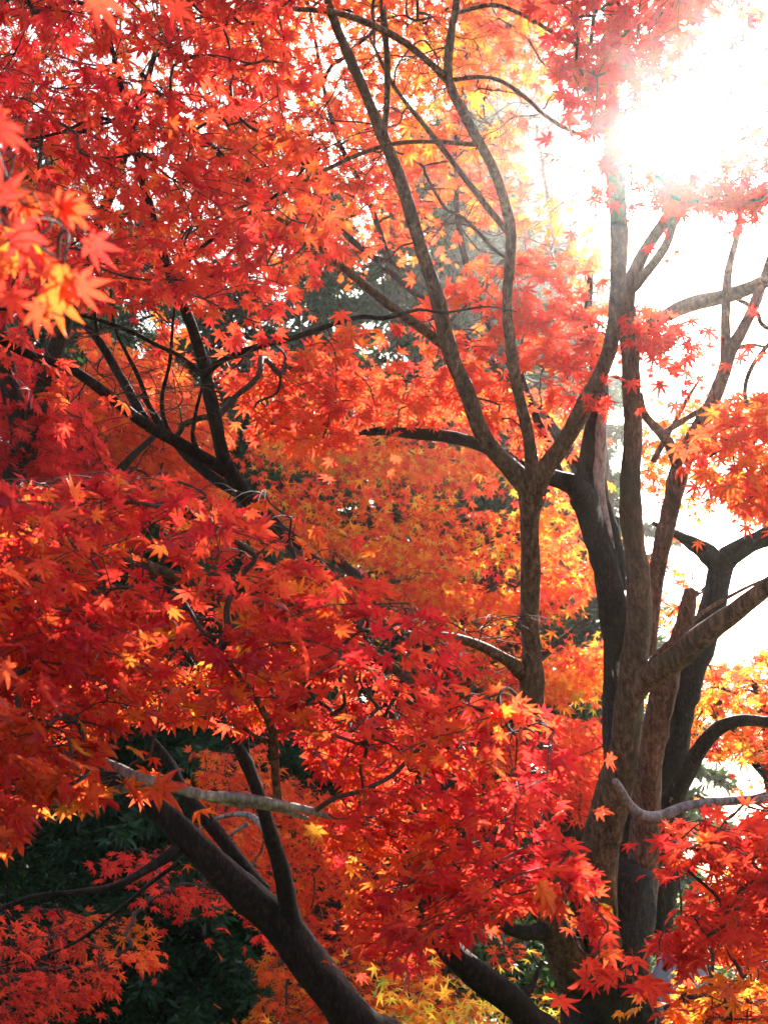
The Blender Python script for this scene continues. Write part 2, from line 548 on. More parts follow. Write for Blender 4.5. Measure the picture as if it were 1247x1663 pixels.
# gaps in the crowns that let sunbeams through: a point, the radius of the gap, how far from the point it begins
LANES = [(at(x, y, d), r, t0) for x, y, d, r, t0 in (
    (507, 1362, 1.78, .05, .01), (600, 1075, 2.0, .07, .08), (430, 850, 2.1, .10, .10), (350, 830, 2.1, .09, .10), (30, 830, 1.95, .07, .10),
    (720, 1190, 2.1, .08, .10), (915, 1215, 2.3, .10, .12), (860, 1190, 2.25, .08, .12), (390, 1170, 2.2, .06, .08), (250, 1040, 2.0, .035, .06), (150, 960, 2.0, .035, .06),
    (520, 960, 2.1, .06, .08), (660, 1330, 2.2, .05, .08), (800, 1400, 2.3, .05, .08), (120, 1240, 1.95, .05, .08), (560, 1180, 2.1, .05, .08), (330, 960, 2.05, .04, .06),
    (1200, 1410, 2.35, .08, .10), (1230, 1330, 2.4, .06, .1), (1100, 1380, 2.4, .05, .1), (1200, 1600, 2.6, .16, .12), (1080, 1600, 2.6, .08, .1),
    (690, 600, 4.1, .13, .35), (800, 540, 4.1, .11, .35), (600, 630, 3.9, .12, .35), (500, 640, 3.6, .13, .3), (430, 610, 3.6, .09, .3), (810, 660, 3.9, .10, .3),
    (700, 660, 4.1, .10, .3), (300, 520, 3.0, .05, .08), (110, 470, .97, .05, .02), (60, 385, 1.0, .04, .02), (250, 190, 2.9, .05, .08), (450, 180, 3.0, .08, .1))]


def crown(tree, regions, name='crown', twig_mat=None, mat=None, r0=0.0013, rmax=0.010, seg=0.09, parent=None, twigs='twigs', grow=True):
    g = np.random.default_rng(tree.seed + 99)
    cen, ridx = [], []
    for k, R in enumerate(regions):
        q = sample_poly(R['poly'], R['sprays'], g, R['holes'])
        if isinstance(R['depth'], tuple):
            d = g.uniform(R['depth'][0], R['depth'][1], len(q))
        else:
            d = R['depth'](q[:, 0], q[:, 1], g)
        for (x, y), dd in zip(q, d):
            p = at(x, y, dd)
            if R['plate']:
                zz = p[2] + .25 * math.sin(p[0] * 1.1 + 1) + .2 * math.sin(p[1] * 1.7); s_ = R['plate']
                p[2] += (round(zz / s_) * s_ - zz) * .85
            if p[2] > 0.12:
                cen.append(p); ridx.append(k)
    cen = np.array(cen); ridx = np.array(ridx)
    dirs = tree.grow(cen, seg=seg, r0=r0, rmax=rmax)
    Vs, Fs, Ts, Rs = [], [], [], []
    nv = 0
    tw = tree.twig_parts
    for k, R in enumerate(regions):
        idx = np.where(ridx == k)[0]
        P, X, N, S, Tn = [], [], [], [], []
        for i in idx:
            c = cen[i]
            d0 = dirs[i].copy(); d0[2] *= 0.4
            az0 = math.atan2(d0[1], d0[0])
            ctone = g.normal(0, R['spread'] * 0.8)
            nt = 3 if (R['per'] > 8 or R['per'] == 0) else 2
            left = R['per']
            for t in range(nt):
                az = az0 + (t - (nt - 1) / 2) * g.uniform(0.7, 1.1) + g.normal(0, 0.25)
                el = g.normal(-0.06, 0.15)
                dr = np.array([math.cos(az) * math.cos(el), math.sin(az) * math.cos(el), math.sin(el)])
                Lt = R['radius'] * g.uniform(0.8, 1.5)
                m = left // nt
                pairs = max(1, m // 2)
                # sub twig, sagging
                ts = np.linspace(0, 1, 5)[:, None]
                cur = c + dr * Lt * ts + np.array([0, 0, -1.0]) * Lt * 0.30 * ts ** 2
                ex, ey, _ = proj(cur[-1:])
                if R['lod'] < 2 and (R['per'] == 0 or in_poly(ex, ey, R['poly'])[0]):
                    V, F, al = tube_arrays(cur, np.linspace(r0 * 1.1, r0 * 0.5, 5), 4, False)
                    tw[0].append(V); tw[1].append(F + tw[3]); tw[2].append(al); tw[3] += len(V)
                side = np.cross(dr, [0, 0, 1.0]); side /= np.linalg.norm(side) + 1e-9
                for j in range(pairs if R['per'] else 0):
                    u = (j + 0.6) / pairs
                    b = c + dr * Lt * u + np.array([0, 0, -1.0]) * Lt * 0.30 * u * u
                    for sg in (-1, 1):
                        out = dr * g.uniform(0.3, 0.9) + side * sg * g.uniform(0.5, 1.0) + g.normal(0, 0.25, 3)
                        out /= np.linalg.norm(out)
                        sz = R['size'] * g.uniform(0.6, 1.2)
                        pet = sz * 0.62
                        tipd = out * 0.6 + np.array([0, 0, -R['droop']]) + g.normal(0, 0.25, 3)
                        P.append(b + out * pet * 0.8 + np.array([0, 0, -1]) * pet * 0.45 * R['droop'] + g.normal(0, R['radius'] * R['flat'] * 0.35, 3))
                        X.append(tipd)
                        N.append(np.array([0, 0, 0.55]) + SUN * 0.75 + g.normal(0, 0.42, 3))
                        S.append(sz)
                        Tn.append(R['tone'] + ctone + g.normal(0, R['spread'] * 0.7))
        if not P:
            continue
        P = np.array(P); X = np.array(X); N = np.array(N); S = np.array(S); Tn = np.array(Tn)
        px, py, d = proj(P)
        ok = d > 0.25
        wob = 14 * np.sin(px * 0.045) + 12 * np.sin(py * 0.06 + px * 0.02)
        ins = in_poly(px + wob * 0.6, py + wob * 0.6, R['poly'])
        for h in R['holes']:
            ry = h[3] if len(h) > 3 else h[2]
            ins &= ((px - h[0]) / h[2]) ** 2 + ((py - h[1]) / ry) ** 2 > 0.85
        ok &= ins | (g.uniform(0, 1, len(P)) < R['keep'])
        for L0, lr, t0 in LANES:
            if 3.3 < (cen[idx[0]] - CAM) @ Fv < 5.0:
                lr = lr * .45
            q = P - L0
            t = q @ SUN
            ok &= ~((t > t0) & (np.linalg.norm(q - t[:, None] * SUN, axis=1) < lr + .02))
        if R['lod'] == 0 and R['depth'] is can_depth:
            L0 = at(507, 1362, 1.78)
            ok &= ~((np.hypot(px - 507, py - 1362) < 34) & (d < 1.78))
        if R['tonefn']:
            Tn = Tn + R['tonefn'](px, py)
        P, X, N, S, Tn = P[ok], X[ok], N[ok], S[ok], np.clip(Tn[ok], 0.0, 1.0)
        if not len(P):
            continue
        V, F, T_, R_ = leaves_arrays(P, X, N, S, Tn, R['lod'], g)
        Vs.append(V); Fs.append(F + nv); Ts.append(T_); Rs.append(R_); nv += len(V)
    o = mesh_from(name, np.vstack(Vs), np.vstack(Fs), mat or M_LEAF, tree.base,
                  {'tone': np.concatenate(Ts), 'rib': np.concatenate(Rs)}, parent=parent or tree.root)
    tree.add_twigs(twig_mat or B_TWIG, twigs, parent=parent)
    return o


# ------------------------------------------------------------------ ground
def build_ground():
    n = 120
    xs = np.concatenate([-np.geomspace(400, 0.4, n // 2), np.geomspace(0.4, 400, n // 2)])
    ys = np.concatenate([-np.geomspace(60, 0.4, 20), np.geomspace(0.4, 400, 80)])
    X, Y = np.meshgrid(xs, ys)
    Z = 0.05 * np.sin(X * 0.5) * np.cos(Y * 0.4) + 0.02 * np.sin(X * 2.1 + Y * 1.3)
    V = np.stack([X, Y, Z], -1).reshape(-1, 3)
    w = len(xs)
    i = np.arange(len(ys) - 1)[:, None] * w; j = np.arange(w - 1)[None, :]
    F = np.stack([i + j, i + j + 1, i + w + j + 1, i + w + j], -1).reshape(-1, 4)
    m, nn, l = new_mat("leaf_strewn_grass")
    tc = nn.new('ShaderNodeTexCoord')
    a = nn.new('ShaderNodeTexNoise'); a.inputs['Scale'].default_value = 0.9; a.inputs['Detail'].default_value = 8
    b = nn.new('ShaderNodeTexVoronoi'); b.inputs['Scale'].default_value = 16
    l.new(tc.outputs['Object'], a.inputs['Vector']); l.new(tc.outputs['Object'], b.inputs['Vector'])
    r = ramp(nn, [(0.3, (0.035, 0.055, 0.018)), (0.5, (0.07, 0.095, 0.035)), (0.7, (0.12, 0.10, 0.05))])
    l.new(a.outputs['Fac'], r.inputs[0])
    r2 = ramp(nn, [(0.0, (0.4, 0.06, 0.02)), (0.5, (0.3, 0.12, 0.03)), (1.0, (0.06, 0.08, 0.03))])
    l.new(b.outputs['Color'], r2.inputs[0])
    mk = ramp(nn, [(0.12, (1, 1, 1)), (0.2, (0, 0, 0))])
    l.new(b.outputs['Distance'], mk.inputs[0])
    mx = nn.new('ShaderNodeMix'); mx.data_type = 'RGBA'
    l.new(mk.outputs[0], mx.inputs[0]); l.new(r.outputs[0], mx.inputs[6]); l.new(r2.outputs[0], mx.inputs[7])
    p = nn.new('ShaderNodeBsdfPrincipled'); p.inputs['Roughness'].default_value = 0.9
    l.new(mx.outputs[2], p.inputs['Base Color'])
    o_ = nn.new('ShaderNodeOutputMaterial'); l.new(p.outputs[0], o_.inputs[0])
    o = mesh_from('ground', V, F, m, smooth=True)
    o['kind'] = 'structure'
    o['label'] = 'grassy ground strewn with fallen leaves beneath the maples'
    o['category'] = 'ground'


build_ground()
MAPLES = "maple trees in autumn leaf"

# ------------------------------------------------------------------ the big many-stemmed maple
T1 = Tree('maple_tree', 'large many-stemmed maple with forked bare grey-brown stems at centre and right', 'tree',
          [*at(990, 1663, 3.95)[:2], 0], MAPLES)
T1.limb([(992, 1700, 172, 3.95), (990, 1600, 158, 3.95), (992, 1540, 158, 3.95), (1000, 1480, 150, 3.97), (1012, 1410, 110, 3.97)], B_DARK, 'trunk', 22, 0.14, ground=True)
# pale smooth stem in front
T1.limb([(985, 1560, 70, 3.86), (972, 1470, 76, 3.82), (972, 1390, 72, 3.80), (988, 1310, 62, 3.78), (1008, 1240, 56, 3.76), (1018, 1160, 52, 3.75), (1028, 1090, 50, 3.75),
         (1036, 1010, 48, 3.75), (1034, 940, 44, 3.76), (1026, 870, 40, 3.78), (1025, 780, 37, 3.8), (1029, 690, 34, 3.82), (1024, 600, 32, 3.85), (1016, 520, 32, 3.9),
         (1018, 455, 32, 3.92)], B_SMOOTH)
T1.limb([(1018, 470, 26, 3.92), (1045, 410, 24, 3.95), (1085, 350, 22, 4.0), (1130, 290, 18, 4.1), (1180, 210, 14, 4.2), (1235, 150, 12, 4.3), (1300, 60, 8, 4.4)], B_SMOOTH)
T1.limb([(1015, 480, 18, 3.95), (1040, 455, 18, 4.0), (1080, 400, 16, 4.1), (1105, 330, 13, 4.2), (1170, 250, 9, 4.3), (1250, 200, 7, 4.4)], B_SMOOTH)
T1.limb([(1006, 1215, 22, 3.74), (1014, 1170, 36, 3.74), (1030, 1125, 44, 3.73), (1060, 1095, 44, 3.68), (1120, 1052, 42, 3.6), (1180, 1003, 37, 3.5), (1247, 952, 32, 3.4), (1350, 890, 27, 3.3), (1480, 780, 20, 3.2)], B_SMOOTH)
T1.limb([(1010, 550, 20, 3.9), (1050, 535, 17, 3.86), (1100, 508, 15, 3.82), (1180, 475, 13, 3.78), (1260, 450, 11, 3.7), (1380, 420, 8, 3.6)], B_SMOOTH)
T1.limb([(1022, 585, 14, 3.9), (1050, 535, 20, 4.15), (1088, 508, 26, 4.35), (1130, 492, 28, 4.35), (1190, 478, 26, 4.3), (1260, 448, 22, 4.2), (1340, 400, 18, 4.1)], B_SMOOTH)
T1.limb([(1128, 292, 12, 4.1), (1160, 200, 10, 4.1), (1200, 120, 8, 4.1), (1205, 20, 6, 4.1), (1190, -60, 4, 4.1)], B_SMOOTH, sides=8)
T1.limb([(992, 120, 12, 3.7), (1040, 80, 11, 3.75), (1100, 30, 9, 3.8), (1180, -30, 7, 3.9), (1280, -80, 4, 4.0)], B_SMOOTH, sides=8)
T1.limb([(1186, 570, 8, 4.2), (1215, 560, 7, 4.2), (1250, 565, 5, 4.2)], B_RED, sides=8)
# centre stem, forks in three
T1.limb([(945, 1590, 80, 3.88), (905, 1510, 66, 3.82), (885, 1430, 52, 3.78), (876, 1330, 46, 3.75), (872, 1220, 43, 3.73), (864, 1130, 42, 3.72), (860, 1050, 36, 3.72),
         (861, 950, 35, 3.72), (862, 860, 34, 3.72), (862, 800, 42, 3.72), (866, 775, 34, 3.72)], B_SMOOTH)
T1.limb([(862, 800, 34, 3.72), (838, 770, 38, 3.72), (805, 735, 34, 3.72), (778, 690, 32, 3.7), (760, 640, 30, 3.7), (742, 600, 28, 3.68), (726, 555, 28, 3.66), (710, 490, 26, 3.64),
         (692, 430, 24, 3.62), (668, 350, 24, 3.6), (638, 260, 22, 3.56), (602, 175, 20, 3.52), (566, 90, 18, 3.5), (542, 30, 16, 3.46), (515, -60, 14, 3.4), (490, -160, 11, 3.35)], B_SMOOTH)
T1.limb([(722, 562, 18, 3.66), (680, 528, 18, 3.6), (630, 492, 16, 3.55), (575, 450, 14, 3.5), (530, 412, 12, 3.45), (490, 375, 9, 3.4), (440, 350, 6, 3.35)], B_SMOOTH)
T1.limb([(622, 232, 11, 3.55), (628, 170, 11, 3.53), (629, 100, 12, 3.5), (624, 50, 12, 3.45), (618, -30, 10, 3.4), (600, -120, 7, 3.3)], B_SMOOTH)
T1.limb([(866, 785, 24, 3.70), (858, 710, 22, 3.68), (842, 640, 20, 3.66), (830, 570, 20, 3.64), (822, 490, 18, 3.62), (829, 385, 20, 3.6), (817, 320, 18, 3.58), (795, 262, 18, 3.56),
         (758, 195, 18, 3.52), (728, 130, 17, 3.5), (733, 50, 14, 3.46), (741, 0, 13, 3.42), (745, -100, 10, 3.35)], B_SMOOTH)
T1.limb([(726, 128, 14, 3.5), (690, 95, 13, 3.46), (640, 58, 13, 3.42), (560, 24, 11, 3.36), (480, 15, 8, 3.3), (400, 15, 6, 3.24), (300, 34, 4, 3.2)], B_SMOOTH, sides=10)
T1.limb([(824, 375, 12, 3.6), (790, 335, 12, 3.64), (745, 275, 11, 3.7), (690, 205, 9, 3.75), (640, 140, 7, 3.8), (600, 60, 5, 3.85)], B_SMOOTH, sides=10)
T1.limb([(776, 236, 8, 3.54), (710, 230, 8, 3.45), (630, 235, 8, 3.36), (545, 268, 8, 3.28), (460, 312, 7, 3.2), (370, 345, 5, 3.14), (290, 390, 3, 3.1)], B_SMOOTH, sides=8)
T1.limb([(732, 130, 8, 3.5), (795, 126, 8, 3.45), (845, 152, 8, 3.4), (895, 195, 7, 3.35), (955, 226, 5, 3.3)], B_SMOOTH, sides=8)
T1.limb([(737, 22, 8, 3.45), (800, 8, 8, 3.4), (860, 30, 7, 3.3), (930, 70, 6, 3.2), (1000, 72, 4, 3.1)], B_SMOOTH, sides=8)
T1.limb([(870, 800, 32, 3.70), (882, 765, 34, 3.68), (912, 720, 33, 3.66), (948, 655, 32, 3.66), (978, 600, 30, 3.68), (996, 545, 29, 3.7), (1002, 470, 28, 3.7), (1004, 390, 30, 3.7),
         (1000, 310, 30, 3.7), (995, 220, 28, 3.7), (992, 120, 24, 3.7), (992, 20, 20, 3.7), (990, -100, 16, 3.7)], B_SMOOTH)
T1.limb([(848, 1092, 28, 3.72), (822, 1072, 21, 3.66), (775, 1048, 18, 3.6), (712, 1030, 15, 3.5), (655, 1026, 12, 3.3), (600, 990, 8, 3.1)], B_SMOOTH, sides=10)
# old dark stem behind, splitting at the top
T1.limb([(1020, 1500, 84, 4.15), (1010, 1350, 62, 4.2), (1004, 1200, 48, 4.25), (1001, 1100, 46, 4.25), (998, 1020, 50, 4.25), (987, 940, 50, 4.25), (965, 860, 47, 4.25), (942, 800, 46, 4.2),
         (905, 778, 32, 4.15), (850, 760, 28, 4.1), (800, 730, 25, 4.1), (740, 712, 23, 4.1), (680, 706, 20, 4.1), (610, 700, 15, 4.1), (560, 712, 9, 4.1)], B_DARK, rough=0.16)
T1.limb([(1000, 960, 34, 4.3), (985, 880, 46, 4.3), (962, 800, 52, 4.3), (960, 745, 50, 4.3), (968, 690, 42, 4.3), (972, 640, 34, 4.32), (970, 590, 26, 4.35), (955, 520, 18, 4.4), (960, 440, 10, 4.4)], B_DARK, rough=0.16)
T1.limb([(978, 640, 8, 4.29), (977, 680, 17, 4.262), (974, 730, 20, 4.258), (971, 780, 19, 4.252), (979, 830, 17, 4.254), (990, 880, 14, 4.26), (1001, 940, 7, 4.285)], B_PEEL, 'peeled_patch', sides=10)
T1.limb([(915, 790, 18, 4.25), (885, 715, 17, 4.3), (862, 655, 14, 4.3), (840, 590, 13, 4.35), (820, 500, 10, 4.4)], B_DARK, sides=10)
# reddish stem with a broken stub
T1.limb([(1030, 1500, 66, 4.05), (1045, 1380, 56, 4.02), (1050, 1280, 52, 4.0), (1058, 1190, 50, 4.0), (1078, 1110, 46, 4.0), (1100, 1050, 36, 4.0), (1112, 1012, 31, 4.0), (1117, 980, 28, 4.0), (1121, 958, 26, 4.0)], B_RED)
T1.limb([(1048, 1090, 12, 3.95), (1065, 1065, 12, 3.98), (1090, 1040, 10, 4.0), (1140, 995, 8, 4.05), (1200, 960, 6, 4.1), (1255, 935, 4, 4.1)], B_RED, sides=8)
# darker stem to the right
T1.limb([(1050, 1530, 78, 4.4), (1070, 1400, 68, 4.45), (1085, 1290, 62, 4.5), (1096, 1180, 60, 4.5), (1112, 1110, 60, 4.5), (1138, 1040, 52, 4.5), (1160, 975, 46, 4.5), (1174, 915, 44, 4.5),
         (1208, 888, 34, 4.5), (1250, 868, 32, 4.5), (1330, 830, 28, 4.5), (1420, 770, 20, 4.5)], B_DARK, rough=0.15)
T1.limb([(1175, 930, 34, 4.5), (1150, 900, 34, 4.48), (1125, 884, 24, 4.46), (1098, 868, 15, 4.44), (1060, 850, 8, 4.4)], B_DARK, rough=0.15)
T1.limb([(1085, 1310, 40, 4.3), (1108, 1265, 36, 4.25), (1135, 1218, 30, 4.2), (1170, 1180, 26, 4.15), (1210, 1168, 22, 4.1), (1260, 1172, 20, 4.05), (1360, 1140, 14, 4.0)], B_DARK, rough=0.14)
# V-shaped stem
T1.limb([(1048, 1060, 34, 4.15), (1060, 980, 34, 4.2), (1072, 900, 34, 4.2), (1088, 830, 34, 4.2), (1100, 765, 36, 4.2), (1122, 715, 30, 4.2), (1150, 665, 26, 4.2), (1172, 615, 25, 4.2),
         (1186, 570, 22, 4.2), (1212, 520, 20, 4.2), (1240, 450, 17, 4.2), (1270, 360, 12, 4.2)], B_RED)
T1.limb([(1178, 600, 19, 4.2), (1177, 520, 18, 4.2), (1183, 440, 15, 4.2), (1198, 370, 11, 4.2), (1205, 280, 7, 4.2)], B_RED, sides=10)
T1.limb([(1102, 755, 24, 4.18), (1086, 722, 20, 4.16), (1066, 697, 17, 4.12), (1044, 668, 15, 4.06), (1038, 640, 10, 4.0)], B_RED, sides=10)
T1.limb([(1075, 705, 9, 4.25), (1105, 685, 11, 4.3), (1135, 668, 12, 4.3), (1165, 650, 11, 4.25)], B_RED, sides=8)
T1.limb([(1060, 750, 12, 4.3), (1092, 690, 9, 4.3), (1120, 640, 7, 4.3), (1140, 610, 4, 4.3)], B_RED, sides=8)
# low knotty limb on the left of the trunk
T1.limb([(950, 1520, 46, 3.85), (905, 1508, 36, 3.8), (858, 1515, 28, 3.75), (810, 1500, 22, 3.7), (770, 1478, 18, 3.7), (720, 1440, 12, 3.7), (650, 1400, 7, 3.7)], B_DARK, sides=12)
T1.limb([(905, 1500, 46, 3.9), (868, 1462, 40, 3.92), (845, 1420, 34, 3.95), (830, 1380, 26, 4.0)], B_DARK, sides=12)

def t1_d(lo, hi):
    return (lo, hi)

crown(T1, [
    # sunlit sheet behind the forked stem
    region([(560, 560), (640, 520), (700, 470), (770, 430), (880, 400), (960, 430), (1000, 480), (1010, 560), (960, 620), (900, 690), (885, 760), (830, 700), (760, 700), (690, 690), (600, 700), (540, 640)],
           (4.0, 4.4), 108, 14, 0.040, 0.27, 0.08, 0.17, 1, droop=.55, holes=[(640, 490, 30), (700, 455, 34, 24)]),
    region([(760, 620), (840, 600), (880, 640), (880, 700), (850, 740), (790, 700), (740, 690)], (3.8, 4.0), 9, 12, 0.044, 0.28, 0.06, 0.13, 1),
    region([(1010, 500), (1080, 510), (1135, 560), (1130, 610), (1090, 640), (1040, 600), (1010, 560)], (3.6, 4.1), 14, 12, 0.042, 0.16, 0.07, 0.15, 1, keep=.4),
    region([(970, 600), (1010, 600), (1005, 660), (970, 690), (940, 650)], (3.45, 3.6), 5, 9, 0.042, 0.18, 0.05, 0.1, 1),
    # dusky leaves at the top right
    region([(880, -120), (1160, -120), (1150, 40), (1100, 130), (1060, 190), (1010, 210), (975, 290), (960, 240), (915, 160), (880, 60)],
           (2.6, 3.5), 86, 14, 0.036, 0.10, 0.08, 0.15, 0, holes=[(930, 210, 22), (1020, 150, 18)]),
    region([(1150, 330), (1247, 270), (1300, 260), (1300, 350), (1247, 330), (1180, 350), (1080, 330), (1030, 300), (1060, 270)], (3.4, 3.9), 50, 12, 0.038, 0.14, 0.07, 0.13, 1),
    # thin sprays across the top
    region([(540, -100), (900, -100), (900, 60), (820, 200), (760, 260), (640, 300), (560, 200)], (3.9, 4.8), 26, 12, 0.046, 0.48, 0.12, 0.17, 1),
    region([(560, -60), (960, -60), (960, 400), (880, 460), (560, 440), (480, 250)], (3.5, 4.6), 110, 0, 0.04, 0, radius=.14),
    region([(1040, 380), (1247, 300), (1300, 300), (1300, 640), (1120, 640)], (4.0, 4.6), 26, 0, 0.04, 0, radius=.10),
    region([(955, 180), (1070, 180), (1075, 330), (1020, 360), (960, 330)], (3.5, 4.0), 16, 10, 0.038, 0.12, radius=.12),
    region([(1100, -60), (1320, -60), (1320, 60), (1250, 50), (1180, 20), (1110, 50)], (3.4, 4.2), 20, 9, 0.036, 0.2, radius=.12, keep=.3),
    region([(1040, 215), (1120, 270), (1200, 260), (1300, 180), (1300, 300), (1200, 350), (1060, 320)], (3.4, 4.2), 26, 10, 0.036, 0.14, radius=.12, keep=.3),
    region([(1160, 0), (1320, 0), (1320, 420), (1180, 380)], (3.9, 4.6), 30, 0, 0.036, 0.12, radius=.12),
    region([(1060, 0), (1300, -50), (1300, 260), (1130, 240)], (3.8, 4.6), 22, 4, 0.034, 0.12, radius=.12),
    region([(640, 980), (860, 1000), (850, 1120), (700, 1060)], (3.3, 3.8), 12, 0, 0.04, 0, radius=.12),
    region([(1090, 880), (1150, 960), (1130, 1060), (1080, 1080), (1040, 1000), (1060, 900)], (4.9, 5.4), 14, 12, 0.040, 0.45, 0.12, 0.14, 1),
    region([(1040, 640), (1247, 640), (1300, 720), (1247, 860), (1180, 820), (1130, 850), (1040, 800)], (4.7, 5.8), 70, 14, 0.042, 0.42, 0.12, 0.18, 1, holes=[(1170, 600, 60, 50), (1030, 850, 15, 40)]),
], r0=0.0014, rmax=0.009)

# ------------------------------------------------------------------ leaning maple behind the canopy, its bowed foot at bottom centre
T3 = Tree('maple_tree', 'maple with bowed dark foot at bottom centre and fanned bare limbs at upper left', 'tree',
          [*at(885, 1720, 3.6)[:2], 0], MAPLES)
T3.limb([(905, 1740, 74, 3.6), (858, 1660, 58, 3.55), (822, 1618, 54, 3.5), (772, 1578, 52, 3.5), (732, 1545, 46, 3.5), (708, 1505, 40, 3.5), (690, 1440, 40, 3.5), (660, 1300, 40, 3.5),
         (620, 1130, 38, 3.45), (560, 1000, 36, 3.4), (500, 905, 34, 3.35), (440, 848, 32, 3.3), (395, 800, 31, 3.28), (365, 752, 30, 3.25)], B_LEAN, 'trunk', 18, 0.10, ground=True)
T3.limb([(366, 756, 26, 3.25), (350, 690, 25, 3.22), (338, 630, 25, 3.2), (326, 575, 23, 3.18), (305, 515, 20, 3.15), (278, 450, 17, 3.12), (245, 345, 16, 3.1), (228, 275, 17, 3.06), (212, 205, 14, 3.0), (190, 110, 9, 2.95), (160, -20, 6, 2.9)], B_LEAN)
T3.limb([(366, 765, 24, 3.25), (318, 735, 24, 3.2), (240, 692, 23, 3.1), (180, 645, 21, 3.0), (125, 605, 19, 2.95), (60, 580, 17, 2.9), (-10, 545, 16, 2.8), (-120, 470, 13, 2.7), (-260, 380, 9, 2.6)], B_LEAN)
T3.limb([(385, 800, 18, 3.3), (345, 775, 20, 3.35), (305, 742, 17, 3.4), (270, 700, 12, 3.45), (230, 640, 8, 3.5)], B_LEAN)
T3.limb([(245, 698, 16, 3.12), (220, 655, 18, 3.15), (195, 610, 16, 3.2), (163, 555, 15, 3.22), (125, 512, 12, 3.25), (60, 430, 8, 3.3), (10, 330, 5, 3.35)], B_LEAN)
T3.limb([(160, 560, 8, 3.2), (156, 525, 8, 3.2), (150, 470, 6, 3.2), (140, 400, 4, 3.2)], B_LEAN, sides=8)
T3.limb([(262, 703, 9, 3.15), (245, 665, 9, 3.15), (228, 618, 8, 3.15), (205, 572, 7, 3.15), (187, 532, 6, 3.15), (180, 470, 4, 3.15)], B_LEAN, sides=8)
T3.limb([(283, 718, 9, 3.18), (266, 680, 9, 3.18), (264, 640, 8, 3.18), (276, 590, 7, 3.2), (281, 525, 6, 3.2), (290, 450, 4, 3.2)], B_LEAN, sides=8)
T3.limb([(335, 745, 9, 3.2), (314, 715, 9, 3.15), (318, 672, 7, 3.12), (328, 630, 6, 3.1)], B_LEAN, sides=8)
T3.limb([(333, 612, 13, 3.18), (352, 592, 13, 3.15), (382, 575, 12, 3.12), (430, 560, 12, 3.08), (478, 548, 11, 3.05), (545, 525, 10, 3.0), (590, 514, 9, 3.02), (623, 517, 8, 3.0), (680, 503, 6, 3.02), (720, 508, 5, 3.0), (790, 498, 3.5, 3.05), (840, 507, 2, 3.1)], B_LEAN, sides=10)
T3.limb([(326, 608, 9, 3.18), (295, 580, 9, 3.12), (255, 560, 8, 3.05), (200, 532, 8, 3.0), (130, 512, 7, 2.95), (50, 506, 6, 2.9), (-60, 495, 5, 2.8)], B_LEAN, sides=8)
T3.limb([(228, 285, 10, 3.06), (255, 262, 9, 3.1), (320, 245, 10, 3.2)][:0] or [(212, 215, 8, 3.0), (160, 190, 7, 2.95), (100, 215, 6, 2.9), (20, 230, 5, 2.85)], B_LEAN, sides=8)
T3.limb([(440, 330, 8, 3.3), (385, 275, 11, 3.32), (330, 225, 12, 3.35), (285, 185, 12, 3.38), (230, 120, 9, 3.4)][::-1], B_LEAN, sides=10)
T3.limb([(280, 455, 8, 3.12), (330, 400, 8, 3.1), (400, 350, 7, 3.08), (470, 300, 6, 3.05), (520, 240, 4, 3.0)], B_LEAN, sides=8)

def tone_t3(px, py):
    return 0.10 * np.clip((px - 150) / 400, -0.5, 1) - 0.03

crown(T3, [
    region([(-200, -200), (560, -200), (560, -20), (480, 80), (470, 180), (540, 300), (560, 400), (490, 470), (470, 560), (420, 590), (330, 520), (250, 480), (180, 520), (60, 500), (-60, 540), (-200, 500)],
           (2.6, 3.5), 265, 16, 0.035, 0.16, 0.10, 0.16, 0, tonefn=tone_t3,
           holes=[(235, 85, 26, 20), (320, 145, 22, 16), (190, 335, 18, 12), (300, 60, 16), (100, 95, 14, 10), (270, 130, 14), (20, 230, 30, 18), (235, 430, 16), (150, 240, 14)]),
    region([(340, 590), (420, 560), (500, 560), (600, 580), (640, 640), (600, 700), (540, 740), (480, 730), (430, 700), (380, 640)], (3.5, 4.0), 50, 13, 0.042, 0.28, 0.08, 0.15, 1),
    region([(420, 560), (560, 520), (620, 560), (560, 640), (480, 640)], (2.95, 3.3), 9, 12, 0.042, 0.26, 0.08, 0.14, 1),
    region([(40, 520), (130, 600), (120, 700), (70, 660), (0, 600)], (2.8, 3.2), 9, 9, 0.048, 0.28, 0.08, 0.14, 1),
    region([(60, 480), (420, 480), (420, 640), (340, 740), (200, 660)], (2.9, 3.4), 36, 0, 0.04, 0, radius=.12),
    region([(240, 500), (340, 500), (330, 620), (260, 610)], (3.4, 4.0), 12, 10, 0.046, 0.3, 0.1, 0.14, 1),
], r0=0.0014, rmax=0.009)

# ------------------------------------------------------------------ leaning old maple at bottom left
T2 = Tree('maple_tree', 'old dark maple leaning left across the lower left, with mossy brown bark', 'tree', [*at(640, 1800, 4.3)[:2], 0], MAPLES)
T2.limb([(660, 1760, 112, 4.3), (585, 1665, 100, 4.3), (520, 1590, 88, 4.3), (460, 1508, 78, 4.3), (395, 1442, 72, 4.3), (330, 1385, 66, 4.3), (270, 1328, 56, 4.3), (215, 1288, 44, 4.3),
         (140, 1240, 32, 4.3), (50, 1190, 24, 4.3), (-80, 1140, 16, 4.3)], B_LEAN, 'trunk', 20, 0.12, ground=True)
T2.limb([(478, 1515, 42, 4.3), (465, 1450, 40, 4.25), (450, 1390, 36, 4.2), (428, 1315, 31, 4.15), (402, 1240, 27, 4.1), (372, 1190, 24, 4.05), (345, 1140, 20, 4.0), (300, 1060, 14, 3.9), (240, 960, 9, 3.8)], B_LEAN)
T2.limb([(402, 1245, 12, 4.1), (400, 1200, 12, 4.1), (396, 1150, 9, 4.1)], B_LEAN, sides=10)
